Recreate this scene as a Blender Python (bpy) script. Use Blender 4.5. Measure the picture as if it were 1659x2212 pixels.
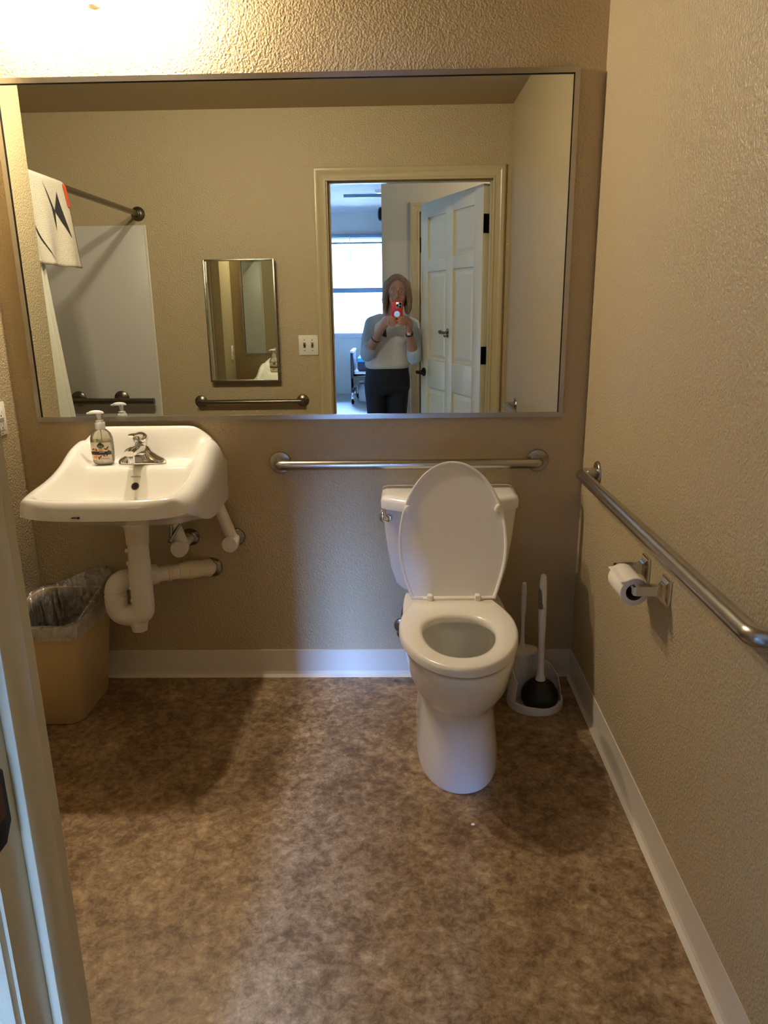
import bpy, bmesh, math, random
from mathutils import Vector, Matrix, Quaternion
random.seed(7)
PI = math.pi
S = bpy.context.scene
COL = S.collection
for o in list(bpy.data.objects): bpy.data.objects.remove(o)

# ------------------------------------------------------------------ camera
CAM = Vector((0.0, -2.58, 1.3795))
YAW, PIT, ROL, FPX = -0.02204, 0.27289, 0.013446, 1590.99
fw = Vector((math.sin(YAW)*math.cos(PIT), math.cos(YAW)*math.cos(PIT), -math.sin(PIT)))
rt = Vector((math.cos(YAW), -math.sin(YAW), 0.0))
dn = fw.cross(rt)
r2 = rt*math.cos(ROL) + dn*math.sin(ROL)
d2 = -rt*math.sin(ROL) + dn*math.cos(ROL)
cd = bpy.data.cameras.new('camera'); cam = bpy.data.objects.new('camera', cd); COL.objects.link(cam)
cam.matrix_world = Matrix(((r2.x, -d2.x, -fw.x, CAM.x), (r2.y, -d2.y, -fw.y, CAM.y), (r2.z, -d2.z, -fw.z, CAM.z), (0, 0, 0, 1)))
cd.sensor_fit = 'HORIZONTAL'; cd.sensor_width = 36.0; cd.lens = FPX/1659*36.0
cd.clip_start = 0.003; cd.clip_end = 300
S.camera = cam

# ------------------------------------------------------------------ sky, sun, exposure
SKY_STRENGTH, SUN_STRENGTH, LAMP_WATT = 620.0, 480.0, 44.0
w = bpy.data.worlds.new('world'); S.world = w; w.use_nodes = True
nt = w.node_tree; nt.nodes.clear()
wo = nt.nodes.new('ShaderNodeOutputWorld'); bg = nt.nodes.new('ShaderNodeBackground')
bg.inputs['Color'].default_value = (0.24, 0.42, 1.0, 1); bg.inputs['Strength'].default_value = SKY_STRENGTH
nt.links.new(bg.outputs[0], wo.inputs[0])
sl = bpy.data.lights.new('sun', 'SUN'); sl.energy = SUN_STRENGTH; sl.angle = 0.01; sl.color = (1.0, 0.93, 0.82)
sun = bpy.data.objects.new('sun', sl); COL.objects.link(sun)
sun.rotation_euler = Vector((0.10, 0.62, -0.86)).to_track_quat('-Z', 'Y').to_euler()
for sx_, sy_, loc_, rz_ in ((1.10, 1.6, (-.725, -9.72, 1.69), 0.0),):   # sky portal in the living room window
    pl = bpy.data.lights.new('daylight_portal', 'AREA'); pl.shape = 'RECTANGLE'; pl.size = sx_; pl.size_y = sy_
    pl.cycles.is_portal = True
    port = bpy.data.objects.new('daylight_portal', pl); COL.objects.link(port)
    port.location = loc_; port.rotation_euler = (PI/2, 0, rz_)
S.view_settings.view_transform = 'Standard'; S.view_settings.look = 'None'
S.view_settings.gamma = 1.0; S.view_settings.use_curve_mapping = False
S.view_settings.exposure = 1.08
cy = S.cycles
cy.use_denoising = True
cy.use_adaptive_sampling = True; cy.adaptive_threshold = 0.035
cy.max_bounces = 8; cy.diffuse_bounces = 4; cy.glossy_bounces = 5; cy.transmission_bounces = 4; cy.transparent_max_bounces = 10
cy.sample_clamp_indirect = 6.0; cy.caustics_reflective = False; cy.caustics_refractive = False

# ------------------------------------------------------------------ materials
def lin(c):
    f = lambda v: v/12.92 if v <= 0.04045 else ((v+0.055)/1.055)**2.4
    return tuple(f(v/255.0) for v in c)
def pmat(name, rgb, rough=0.5, metal=0.0, var=0.04, vscale=12.0, bump=0.0, bscale=200.0, bdetail=2.0, coat=0.0, sheen=0.0, aniso=None, spec=0.5, bdist=0.002, emit=0.0, sub=0.0):
    m = bpy.data.materials.new(name); m.use_nodes = True
    nt = m.node_tree; N = nt.nodes; L = nt.links
    b = N['Principled BSDF']; c = lin(rgb)
    tc = N.new('ShaderNodeTexCoord')
    nz = N.new('ShaderNodeTexNoise'); nz.inputs['Scale'].default_value = vscale; nz.inputs['Detail'].default_value = 4
    L.new(tc.outputs['Object'], nz.inputs['Vector'])
    mx = N.new('ShaderNodeMix'); mx.data_type = 'RGBA'
    mx.inputs[6].default_value = (*[v*(1-var) for v in c], 1); mx.inputs[7].default_value = (*[min(1, v*(1+var)) for v in c], 1)
    L.new(nz.outputs['Fac'], mx.inputs[0]); L.new(mx.outputs[2], b.inputs['Base Color'])
    b.inputs['Roughness'].default_value = rough; b.inputs['Metallic'].default_value = metal
    b.inputs['Specular IOR Level'].default_value = spec
    b.inputs['Coat Weight'].default_value = coat; b.inputs['Coat Roughness'].default_value = 0.06
    b.inputs['Sheen Weight'].default_value = sheen
    if sub: b.inputs['Subsurface Weight'].default_value = sub; b.inputs['Subsurface Radius'].default_value = (0.01, 0.005, 0.003)
    if emit: L.new(mx.outputs[2], b.inputs['Emission Color']); b.inputs['Emission Strength'].default_value = emit
    if bump:
        bn = N.new('ShaderNodeTexNoise'); bn.inputs['Scale'].default_value = bscale; bn.inputs['Detail'].default_value = bdetail
        v = tc.outputs['Object']
        if aniso:
            mp = N.new('ShaderNodeMapping'); mp.inputs['Scale'].default_value = aniso; L.new(v, mp.inputs['Vector']); v = mp.outputs['Vector']
        L.new(v, bn.inputs['Vector'])
        bp = N.new('ShaderNodeBump'); bp.inputs['Strength'].default_value = bump; bp.inputs['Distance'].default_value = bdist
        L.new(bn.outputs['Fac'], bp.inputs['Height']); L.new(bp.outputs['Normal'], b.inputs['Normal'])
    return m
def see_through(name, rgb, clear=0.7, rough=0.1, gloss=0.15, noise=0.0, nscale=30.0, transl=0.0, crumple=0.0):
    m = bpy.data.materials.new(name); m.use_nodes = True
    nt = m.node_tree; N = nt.nodes; L = nt.links; N.clear(); c = lin(rgb)
    out = N.new('ShaderNodeOutputMaterial'); tr = N.new('ShaderNodeBsdfTransparent'); df = N.new('ShaderNodeBsdfPrincipled')
    tr.inputs[0].default_value = (*[0.5+0.5*v for v in c], 1)
    df.inputs['Base Color'].default_value = (*c, 1); df.inputs['Roughness'].default_value = rough
    gl = N.new('ShaderNodeBsdfGlossy'); gl.inputs['Roughness'].default_value = rough
    m1 = N.new('ShaderNodeMixShader'); m1.inputs[0].default_value = 1-clear
    tc = N.new('ShaderNodeTexCoord'); nz = N.new('ShaderNodeTexNoise'); nz.inputs['Scale'].default_value = nscale; nz.inputs['Detail'].default_value = 3
    L.new(tc.outputs['Object'], nz.inputs['Vector'])
    mr = N.new('ShaderNodeMapRange'); mr.inputs['To Min'].default_value = (1-clear)*(1-noise); mr.inputs['To Max'].default_value = (1-clear)*(1+noise)
    L.new(nz.outputs['Fac'], mr.inputs['Value']); L.new(mr.outputs[0], m1.inputs[0])
    if crumple:
        vo_ = N.new('ShaderNodeTexNoise'); vo_.inputs['Scale'].default_value = 28; vo_.inputs['Detail'].default_value = 5; vo_.inputs['Distortion'].default_value = 2.0
        mp = N.new('ShaderNodeMapping'); mp.inputs['Scale'].default_value = (1.6, 1.6, 0.5); L.new(tc.outputs['Object'], mp.inputs['Vector']); L.new(mp.outputs['Vector'], vo_.inputs['Vector'])
        bp = N.new('ShaderNodeBump'); bp.inputs['Strength'].default_value = crumple; bp.inputs['Distance'].default_value = .02; L.new(vo_.outputs['Fac'], bp.inputs['Height'])
        L.new(bp.outputs['Normal'], df.inputs['Normal']); L.new(bp.outputs['Normal'], gl.inputs['Normal'])
    tl_ = N.new('ShaderNodeBsdfTranslucent'); tl_.inputs[0].default_value = (*c, 1)
    m0 = N.new('ShaderNodeMixShader'); m0.inputs[0].default_value = transl; L.new(df.outputs[0], m0.inputs[1]); L.new(tl_.outputs[0], m0.inputs[2])
    L.new(tr.outputs[0], m1.inputs[1]); L.new(m0.outputs[0], m1.inputs[2])
    fr = N.new('ShaderNodeFresnel'); fr.inputs[0].default_value = 1.45
    mu = N.new('ShaderNodeMath'); mu.operation = 'MULTIPLY_ADD'; mu.inputs[1].default_value = 1.0; mu.inputs[2].default_value = gloss*0.3; L.new(fr.outputs[0], mu.inputs[0])
    m2 = N.new('ShaderNodeMixShader'); L.new(mu.outputs[0], m2.inputs[0]); L.new(m1.outputs[0], m2.inputs[1]); L.new(gl.outputs[0], m2.inputs[2])
    L.new(m2.outputs[0], out.inputs[0])
    return m
def vinyl_floor():
    m = bpy.data.materials.new('mottled_brown_vinyl'); m.use_nodes = True
    nt = m.node_tree; N = nt.nodes; L = nt.links; b = N['Principled BSDF']
    tc = N.new('ShaderNodeTexCoord')
    a = N.new('ShaderNodeTexNoise'); a.inputs['Scale'].default_value = 6.5; a.inputs['Detail'].default_value = 8; a.inputs['Roughness'].default_value = 0.72; a.inputs['Distortion'].default_value = 0.3
    f = N.new('ShaderNodeTexNoise'); f.inputs['Scale'].default_value = 38; f.inputs['Detail'].default_value = 8; f.inputs['Roughness'].default_value = 0.78; f.inputs['Distortion'].default_value = 0.35
    for n in (a, f): L.new(tc.outputs['Object'], n.inputs['Vector'])
    ad = N.new('ShaderNodeMath'); ad.operation = 'MULTIPLY_ADD'; ad.inputs[1].default_value = 0.62; L.new(f.outputs['Fac'], ad.inputs[0])
    ml = N.new('ShaderNodeMath'); ml.operation = 'MULTIPLY'; ml.inputs[1].default_value = 0.38; L.new(a.outputs['Fac'], ml.inputs[0]); L.new(ml.outputs[0], ad.inputs[2])
    cr = N.new('ShaderNodeValToRGB'); e = cr.color_ramp.elements
    e[0].position = 0.32; e[0].color = (*lin((78, 56, 36)), 1); e[1].position = 0.68; e[1].color = (*lin((208, 182, 146)), 1)
    n1 = cr.color_ramp.elements.new(0.45); n1.color = (*lin((120, 94, 66)), 1)
    n2 = cr.color_ramp.elements.new(0.54); n2.color = (*lin((160, 133, 100)), 1)
    L.new(ad.outputs[0], cr.inputs[0]); L.new(cr.outputs[0], b.inputs['Base Color'])
    b.inputs['Roughness'].default_value = 0.42; b.inputs['Specular IOR Level'].default_value = 0.35
    bp = N.new('ShaderNodeBump'); bp.inputs['Strength'].default_value = 0.12; bp.inputs['Distance'].default_value = 0.001
    L.new(f.outputs['Fac'], bp.inputs['Height']); L.new(bp.outputs[0], b.inputs['Normal'])
    return m
def mirror_mat():
    m = pmat('mirror_silver', (226, 230, 222), 0.0, 1.0, var=0.01, vscale=3)
    return m
M = dict(
    wall=pmat('tan_orange_peel_paint', (189, 170, 134), 0.36, var=0.025, vscale=2.0, bump=1.0, bscale=145, bdetail=2, bdist=0.004),
    ceil=pmat('tan_ceiling_paint', (185, 166, 131), 0.7, var=0.02, bump=0.2, bscale=90, bdist=0.003),
    hall=pmat('hall_cream_paint', (204, 194, 176), 0.55, var=0.02, bump=0.2, bscale=120, bdist=0.003),
    white_wall=pmat('living_room_paint', (214, 214, 206), 0.6, var=0.02, bump=0.1, bscale=90),
    white_ceil=pmat('living_room_ceiling_paint', (228, 228, 224), 0.8, var=0.02, bump=0.2, bscale=70),
    lam=pmat('grey_laminate', (150, 146, 140), 0.35, var=0.12, vscale=6),
    base=pmat('cream_cove_vinyl', (228, 218, 198), 0.28, var=0.02, vscale=30),
    casing=pmat('tan_semi_gloss_trim', (197, 181, 144), 0.28, var=0.02, bump=0.05, bscale=80),
    door=pmat('greige_door_paint', (218, 207, 176), 0.30, var=0.015, bump=0.06, bscale=60, aniso=(8, 8, 0.6)),
    mirror=mirror_mat(),
    steel=pmat('brushed_stainless', (178, 172, 162), 0.27, 1.0, var=0.05, vscale=40, bump=0.04, bscale=500),
    dark_steel=pmat('satin_dark_steel', (128, 118, 104), 0.30, 1.0, var=0.05, vscale=40),
    chrome=pmat('polished_chrome', (214, 212, 208), 0.07, 1.0, var=0.02, vscale=10),
    aged_chrome=pmat('tarnished_chrome', (150, 142, 130), 0.2, 1.0, var=0.3, vscale=60),
    porcelain=pmat('white_porcelain', (240, 236, 226), 0.12, var=0.012, vscale=6, coat=0.5),
    seat=pmat('white_seat_plastic', (242, 236, 222), 0.22, var=0.012, vscale=5),
    lidm=pmat('white_lid_plastic', (238, 234, 224), 0.35, var=0.012, vscale=5),
    water=see_through('toilet_water', (220, 222, 214), 0.7, 0.02, 0.3),
    pvc=pmat('white_pipe_insulation', (234, 226, 210), 0.42, var=0.03, vscale=40, bump=0.08, bscale=60),
    tape=pmat('cream_pipe_tape', (228, 214, 182), 0.45, var=0.05, vscale=60, bump=0.1, bscale=90),
    drywall=pmat('white_end_cap', (242, 236, 226), 0.5, var=0.01),
    bin=pmat('beige_wastebasket_plastic', (208, 178, 124), 0.42, var=0.03, vscale=120, bump=0.05, bscale=400),
    bag=see_through('clear_liner_film', (252, 246, 236), 0.66, 0.07, 0.9, noise=0.6, nscale=22, transl=0.4, crumple=1.0),
    white=pmat('white_plastic', (232, 230, 228), 0.33, var=0.01),
    plate=pmat('white_wall_plate', (240, 234, 222), 0.3, var=0.01),
    grey=pmat('grey_grip', (120, 116, 108), 0.5, var=0.03),
    rubber=pmat('black_rubber', (7, 7, 8), 0.42, var=0.1),
    black=pmat('black_bronze_hardware', (20, 18, 17), 0.35, 0.6, var=0.1),
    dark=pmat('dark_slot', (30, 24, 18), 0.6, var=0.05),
    paper=pmat('white_tissue_paper', (246, 238, 224), 0.9, var=0.01, bump=0.15, bscale=300),
    card=pmat('brown_cardboard', (92, 62, 42), 0.9, var=0.1, vscale=80),
    panel=pmat('shower_panel_grey', (208, 204, 196), 0.35, var=0.015),
    panel_edge=pmat('shower_edge_trim', (224, 216, 198), 0.4, var=0.015),
    curtain=pmat('off_white_curtain_vinyl', (226, 222, 206), 0.45, var=0.02, bump=0.06, bscale=30),
    towel=pmat('cream_cotton_weave', (236, 224, 204), 0.95, var=0.03, vscale=60, bump=0.9, bscale=120, aniso=(1, 1, 5), bdist=0.004, sheen=0.2),
    ink=pmat('dark_ink_print', (52, 46, 48), 0.9, var=0.35, vscale=120),
    orange=pmat('orange_fabric_tag', (232, 92, 54), 0.8, var=0.04),
    shade=pmat('frosted_lamp_glass', (255, 240, 214), 0.4, var=0.01, emit=3.0),
    bulb=pmat('lit_bulb', (255, 226, 176), 0.4, var=0.01, emit=14.0),
    fixture=pmat('white_enamel_fixture', (244, 238, 228), 0.35, var=0.01),
    bottle=see_through('clear_bottle_plastic', (236, 230, 208), 0.80, 0.03, 0.5),
    soap=see_through('pale_yellow_soap', (226, 210, 150), 0.72, 0.05, 0.2),
    label=pmat('cream_label_paper', (238, 224, 204), 0.45, var=0.02),
    leaf_green=pmat('dark_green_print', (44, 72, 40), 0.5, var=0.05),
    black_print=pmat('black_print', (28, 30, 30), 0.5, var=0.05),
    orange_print=pmat('peach_print', (238, 166, 98), 0.5, var=0.15, vscale=200),
    plum_print=pmat('plum_print', (118, 58, 66), 0.5, var=0.1),
    white_print=pmat('white_print', (240, 238, 230), 0.5, var=0.01),
    grey_print=pmat('grey_print', (150, 138, 120), 0.5, var=0.01),
    skin=pmat('skin', (176, 126, 106), 0.5, var=0.06, vscale=30),
    lips=pmat('lips', (168, 98, 92), 0.45, var=0.03),
    eye=pmat('eye_white', (226, 222, 216), 0.2, var=0.01),
    iris=pmat('iris', (66, 60, 56), 0.2, var=0.1),
    hair=pmat('highlighted_blond_hair', (132, 110, 90), 0.5, var=0.6, vscale=60, bump=0.5, bscale=90, aniso=(3, 3, 0.25), bdist=0.004),
    sweater=pmat('heather_cream_knit', (214, 206, 196), 0.9, var=0.06, vscale=120, bump=0.3, bscale=260, sheen=0.2),
    sleeve=pmat('pale_blue_knit', (176, 190, 204), 0.9, var=0.05, vscale=120, bump=0.3, bscale=260, sheen=0.2),
    navy=pmat('dark_navy_denim', (14, 16, 28), 0.75, var=0.15, vscale=80, bump=0.25, bscale=220),
    shoe=pmat('black_shoe_leather', (24, 22, 22), 0.4, var=0.05),
    red=pmat('red_phone_case', (214, 34, 58), 0.4, var=0.02),
    silver=pmat('silver_trim', (206, 202, 198), 0.25, 0.8, var=0.02),
    lens=pmat('black_lens_glass', (12, 12, 14), 0.05, var=0.05),
    gold=pmat('gold', (214, 170, 96), 0.2, 1.0, var=0.02),
    bed_black=pmat('bed_dark_board', (36, 34, 40), 0.45, var=0.05),
    bed_frame=pmat('bed_brown_frame', (84, 74, 66), 0.4, 0.3, var=0.05),
    sheet=pmat('blue_bed_sheet', (84, 158, 214), 0.8, var=0.04),
    mattress=pmat('navy_mattress', (34, 38, 58), 0.7, var=0.05),
    facade=pmat('white_stucco', (236, 234, 226), 0.8, var=0.03, vscale=2),
    facade_win=pmat('teal_window_glass', (120, 176, 178), 0.2, var=0.05),
    ground=pmat('pale_concrete', (190, 186, 178), 0.9, var=0.06, vscale=2),
    frame_white=pmat('white_window_vinyl', (226, 230, 232), 0.4, var=0.01),
    glass=see_through('window_glass', (240, 250, 250), 0.97, 0.0, 0.1),
    blue_grey=pmat('blue_grey_vinyl', (120, 146, 168), 0.5, var=0.03),
    bucket=pmat('white_bucket', (222, 226, 230), 0.45, var=0.02),
    navy_badge=pmat('dark_badge', (24, 24, 40), 0.5, var=0.05),
)
M['floor'] = vinyl_floor()

# ------------------------------------------------------------------ mesh helpers
class MB:
    def __init__(s): s.v = []; s.f = []
    def add(s, v, f):
        k = len(s.v); s.v += [Vector(p) for p in v]; s.f += [tuple(i+k for i in q) for q in f]; return s
    def bm(s, b):
        b.verts.index_update()
        s.add([p.co.copy() for p in b.verts], [[q.index for q in f.verts] for f in b.faces]); b.free(); return s
    def box(s, lo, hi, bev=0.0, seg=2, mat=None):
        b = bmesh.new(); bmesh.ops.create_cube(b, size=1.0)
        lo = Vector(lo); hi = Vector(hi)
        for p in b.verts: p.co = Vector(((p.co.x+.5)*(hi.x-lo.x)+lo.x, (p.co.y+.5)*(hi.y-lo.y)+lo.y, (p.co.z+.5)*(hi.z-lo.z)+lo.z))
        if bev: bmesh.ops.bevel(b, geom=b.edges[:], offset=bev, segments=seg, profile=0.5, affect='EDGES')
        if mat is not None: b.transform(mat)
        return s.bm(b)
    def loft(s, rings, cap0=True, cap1=True, closed=True):
        n = len(rings[0]); v = [p for r in rings for p in r]; f = []
        for i in range(len(rings)-1):
            for j in range(n if closed else n-1):
                k = (j+1) % n
                f.append((i*n+j, i*n+k, (i+1)*n+k, (i+1)*n+j))
        if cap0: f.append(tuple(range(n))[::-1])
        if cap1: f.append(tuple((len(rings)-1)*n+j for j in range(n)))
        return s.add(v, f)
    def lathe(s, prof, c=(0, 0, 0), axis=(0, 0, 1), n=32, cap0=True, cap1=True):
        a = Vector(axis).normalized(); u = a.orthogonal().normalized(); w = a.cross(u); c = Vector(c)
        return s.loft([[c + a*h + (u*math.cos(2*PI*j/n) + w*math.sin(2*PI*j/n))*r for j in range(n)] for r, h in prof], cap0, cap1)
    def tube(s, path, r, n=16, cap=True):
        P = [Vector(p) for p in path]; R = r if isinstance(r, (list, tuple)) else [r]*len(P)
        rings = []; u = None
        for i, p in enumerate(P):
            t = ((P[i+1] if i+1 < len(P) else p) - (P[i-1] if i > 0 else p)).normalized()
            if u is None: u = t.orthogonal().normalized()
            else:
                u = (u - t*u.dot(t)); u = u.normalized() if u.length > 1e-6 else t.orthogonal().normalized()
            w2 = t.cross(u)
            rings.append([p + (u*math.cos(2*PI*j/n) + w2*math.sin(2*PI*j/n))*R[i] for j in range(n)])
        return s.loft(rings, cap, cap)
    def ball(s, c, r, n=20, m=14, rot=None):
        r = Vector(r) if hasattr(r, '__len__') else Vector((r, r, r)); c = Vector(c); rings = []
        for i in range(m+1):
            a = PI*i/m; a = min(max(a, 0.02), PI-0.02)
            ring = []
            for j in range(n):
                p = Vector((math.sin(a)*math.cos(2*PI*j/n)*r.x, math.sin(a)*math.sin(2*PI*j/n)*r.y, -math.cos(a)*r.z))
                if rot is not None: p = rot @ p
                ring.append(c + p)
            rings.append(ring)
        return s.loft(rings)
    def cap(s, p0, r0, p1, r1, n=14, m=5):
        p0 = Vector(p0); p1 = Vector(p1); t = (p1-p0).normalized(); u = t.orthogonal().normalized(); w2 = t.cross(u); rings = []
        for i in range(m+1):
            a = PI/2*i/m; rr = max(math.sin(a), 0.02)*r0
            rings.append((p0 - t*math.cos(a)*r0, rr))
        for i in range(m+1):
            a = PI/2*i/m; rr = max(math.cos(a), 0.02)*r1
            rings.append((p1 + t*math.sin(a)*r1, rr))
        return s.loft([[c + (u*math.cos(2*PI*j/n) + w2*math.sin(2*PI*j/n))*rr for j in range(n)] for c, rr in rings])
    def chain(s, pts, n=14):
        for (a, ra), (b, rb) in zip(pts, pts[1:]): s.cap(a, ra, b, rb, n)
        return s
    def xf(s, m): s.v = [m @ p for p in s.v]; return s
    def grid(s, fn, nu, nv):
        v = [fn(i/nu, j/nv) for i in range(nu+1) for j in range(nv+1)]
        f = [(i*(nv+1)+j, (i+1)*(nv+1)+j, (i+1)*(nv+1)+j+1, i*(nv+1)+j+1) for i in range(nu) for j in range(nv)]
        return s.add(v, f)
def fillet(pts, rad, seg=8):
    P = [Vector(p) for p in pts]; out = [P[0]]
    for a, b, c in zip(P, P[1:], P[2:]):
        u = (a-b).normalized(); w2 = (c-b).normalized(); ang = u.angle(w2)
        if ang > PI-0.02: out.append(b); continue
        d = min(rad/math.tan(ang/2), (a-b).length*0.49, (c-b).length*0.49); rr = d*math.tan(ang/2)
        ctr = b + (u+w2).normalized()*(rr/math.sin(ang/2))
        s0 = (b+u*d-ctr); s1 = (b+w2*d-ctr); q = s0.rotation_difference(s1)
        for i in range(seg+1): out.append(ctr + Quaternion().slerp(q, i/seg) @ s0)
    out.append(P[-1]); return out
ORG = {}
def mesh_of(name, mb, mat, org, smooth=True, sharp=38):
    me = bpy.data.meshes.new(name); me.from_pydata([p-org for p in mb.v], [], mb.f); me.update()
    b = bmesh.new(); b.from_mesh(me); bmesh.ops.remove_doubles(b, verts=b.verts, dist=1e-6)
    bmesh.ops.recalc_face_normals(b, faces=b.faces); b.to_mesh(me); b.free()
    if smooth:
        for p in me.polygons: p.use_smooth = True
        me.set_sharp_from_angle(angle=math.radians(sharp))
    me.materials.append(M[mat] if isinstance(mat, str) else mat)
    return me
def thing(name, label, cat, loc, group=None):
    o = bpy.data.objects.new(name, None); COL.objects.link(o); o.location = loc; o.empty_display_size = 0.05
    o['label'] = label; o['category'] = cat
    if group: o['group'] = group
    ORG[o] = Vector(loc); return o
def part(name, mb, mat, parent, label=None, smooth=True, sharp=38):
    org = ORG[parent]; o = bpy.data.objects.new(name, mesh_of(name, mb, mat, org, smooth, sharp)); COL.objects.link(o); o.parent = parent
    if label: o['label'] = label
    ORG[o] = org; return o
def solo(name, mb, mat, label=None, cat=None, kind=None, group=None, smooth=True, sharp=38):
    xs = [p.x for p in mb.v]; ys = [p.y for p in mb.v]; zs = [p.z for p in mb.v]
    org = Vector(((min(xs)+max(xs))/2, (min(ys)+max(ys))/2, min(zs)))
    o = bpy.data.objects.new(name, mesh_of(name, mb, mat, org, smooth, sharp)); COL.objects.link(o); o.location = org; ORG[o] = org
    if label: o['label'] = label
    if cat: o['category'] = cat
    if kind: o['kind'] = kind
    if group: o['group'] = group
    return o
def struct(name, mb, mat, label, cat, smooth=False): return solo(name, mb, mat, label, cat, 'structure', None, smooth)
def box(lo, hi, bev=0.0): return MB().box(lo, hi, bev)
def boxes(*bs):
    m = MB()
    for b in bs: m.box(*b)
    return m
def smooth01(t): t = max(0.0, min(1.0, t)); return t*t*(3-2*t)
def lerp(a, b, t): return a+(b-a)*t
def interp(tab, x):
    if x <= tab[0][0]: return tab[0][1]
    for (x0, y0), (x1, y1) in zip(tab, tab[1:]):
        if x <= x1: return lerp(y0, y1, smooth01((x-x0)/(x1-x0)))
    return tab[-1][1]
def curve(tab, x):
    # Catmull-Rom through the table, no flat spots at the knots
    n = len(tab)
    if x <= tab[0][0]: return tab[0][1]
    if x >= tab[-1][0]: return tab[-1][1]
    k = max(i for i in range(n-1) if tab[i][0] <= x)
    x0, y0 = tab[k]; x1, y1 = tab[k+1]; h = x1-x0; t = (x-x0)/h
    m0 = (y1-tab[k-1][1])/(x1-tab[k-1][0]) if k > 0 else 0.0
    m1 = (tab[k+2][1]-y0)/(tab[k+2][0]-x0) if k+2 < n else 0.0
    return (2*t**3-3*t*t+1)*y0+(t**3-2*t*t+t)*h*m0+(-2*t**3+3*t*t)*y1+(t**3-t*t)*h*m1
def remeshed(mb, voxel, smooth=2):
    me = bpy.data.meshes.new('tmp'); me.from_pydata(mb.v, [], mb.f); me.update()
    b = bmesh.new(); b.from_mesh(me); bmesh.ops.recalc_face_normals(b, faces=b.faces); b.to_mesh(me); b.free()
    o = bpy.data.objects.new('tmp', me); COL.objects.link(o)
    r = o.modifiers.new('r', 'REMESH'); r.mode = 'VOXEL'; r.voxel_size = voxel
    if smooth: sm = o.modifiers.new('s', 'SMOOTH'); sm.factor = 0.5; sm.iterations = smooth
    dg = bpy.context.evaluated_depsgraph_get(); dg.update()
    em = bpy.data.meshes.new_from_object(o.evaluated_get(dg))
    out = MB(); out.add([v.co.copy() for v in em.vertices], [tuple(p.vertices) for p in em.polygons])
    bpy.data.objects.remove(o); bpy.data.meshes.remove(em); bpy.data.meshes.remove(me); return out
def lettering(txt, size, depth, place):
    """writing as a thin solid, mapped by place(x, y, d): x along the line from its middle, y up, d outward"""
    c = bpy.data.curves.new('t', 'FONT'); c.body = txt; c.size = size; c.align_x = 'CENTER'; c.align_y = 'CENTER'; c.extrude = depth/2; c.resolution_u = 2
    o = bpy.data.objects.new('t', c); COL.objects.link(o)
    dg = bpy.context.evaluated_depsgraph_get(); dg.update()
    em = bpy.data.meshes.new_from_object(o.evaluated_get(dg)); mb = MB()
    mb.add([place(v.co.x, v.co.y, v.co.z+depth/2) for v in em.vertices], [tuple(p.vertices) for p in em.polygons])
    bpy.data.objects.remove(o); bpy.data.curves.remove(c); bpy.data.meshes.remove(em); return mb

# ------------------------------------------------------------------ room shell
XL, XR0, SK, W, CZ, WY = -1.3524, 0.6493, 0.0094, 1.869, 2.42, -0.368
XRw = lambda y: XR0 + SK*y
YD0, YD1 = -W, -1.996            # bathroom and hall faces of the doorway wall
JL, JR, JT = -0.391, 0.535, 2.055  # jamb faces and head
ZL = 2.78
XS = -2.22                        # back of the shower alcove
YB = -9.6
struct('floor', box((-2.4, -1.945, -0.06), (0.75, 0.12, 0.0)), 'floor', 'mottled brown sheet vinyl floor of the bathroom', 'floor')
struct('wall_back', box((-1.36, 0.0, 0.0), (0.75, 0.12, CZ)), 'wall', 'tan textured wall carrying the big mirror and sink', 'wall')
m = MB(); a = XRw(0.12); b = XRw(-2.1)
m.loft([[(a, 0.0, 0), (b, YD0, 0), (b+.14, YD0, 0), (a+.14, 0.0, 0)], [(a, 0.0, CZ), (b, YD0, CZ), (b+.14, YD0, CZ), (a+.14, 0.0, CZ)]])
struct('wall_right', m, 'wall', 'tan textured wall right of the toilet', 'wall')
struct('wall_left', box((XS-.1, WY, 0), (XL, 0.12, CZ), 0.012), 'wall', 'short tan wall left of the sink ending at the shower', 'wall', True)
struct('wall_shower', box((XS-.12, YD0, 0), (XS, WY, CZ)), 'wall', 'tan wall at the far side of the shower alcove', 'wall')
struct('wall_front', boxes(((-4.6, YD1, 0), (JL-.02, YD0, CZ)), ((JR+.02, YD1, 0), (2.2, YD0, CZ)), ((JL-.02, YD1, JT+.02), (JR+.02, YD0, CZ)), ((-4.6, YD1, CZ), (2.2, YD0, ZL))), 'wall', 'tan textured wall around the doorway, seen in the mirror', 'wall')
struct('ceiling', box((XS-.12, YD0, CZ), (0.8, 0.12, CZ+.1)), 'ceil', 'tan bathroom ceiling seen in the mirror', 'ceiling')
# hall and living room beyond the doorway
HW = -3.3; HX = -0.118
struct('floor_hall', box((-4.6, YB-.12, -0.06), (2.2, -1.945, -0.002)), 'lam', 'grey floor of the hall and living room beyond the doorway', 'floor')
struct('wall_hall', boxes(((HX, HW-.12, 0), (0.165, HW, ZL)), ((0.165, HW-.12, JT), (1.10, HW, ZL)), ((1.10, HW-.12, 0), (2.2, HW, ZL))), 'hall', 'cream hall wall behind the person with a door in it', 'wall')
struct('wall_partition', box((HX, YB, 0), (HX+.12, HW-.12, ZL)), 'hall', 'wall running from the hall corner to the window', 'wall')
struct('wall_hall_end', box((2.2, YB, 0), (2.32, YD0, ZL)), 'hall', 'closed end of the hall on the right', 'wall')
struct('wall_living', box((-4.72, YB, 0), (-4.6, YD0, ZL)), 'white_wall', 'far left wall of the living room', 'wall')
WX0, WX1, WZ0, WZ1 = -1.25, -0.20, 0.915, 2.45
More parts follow.
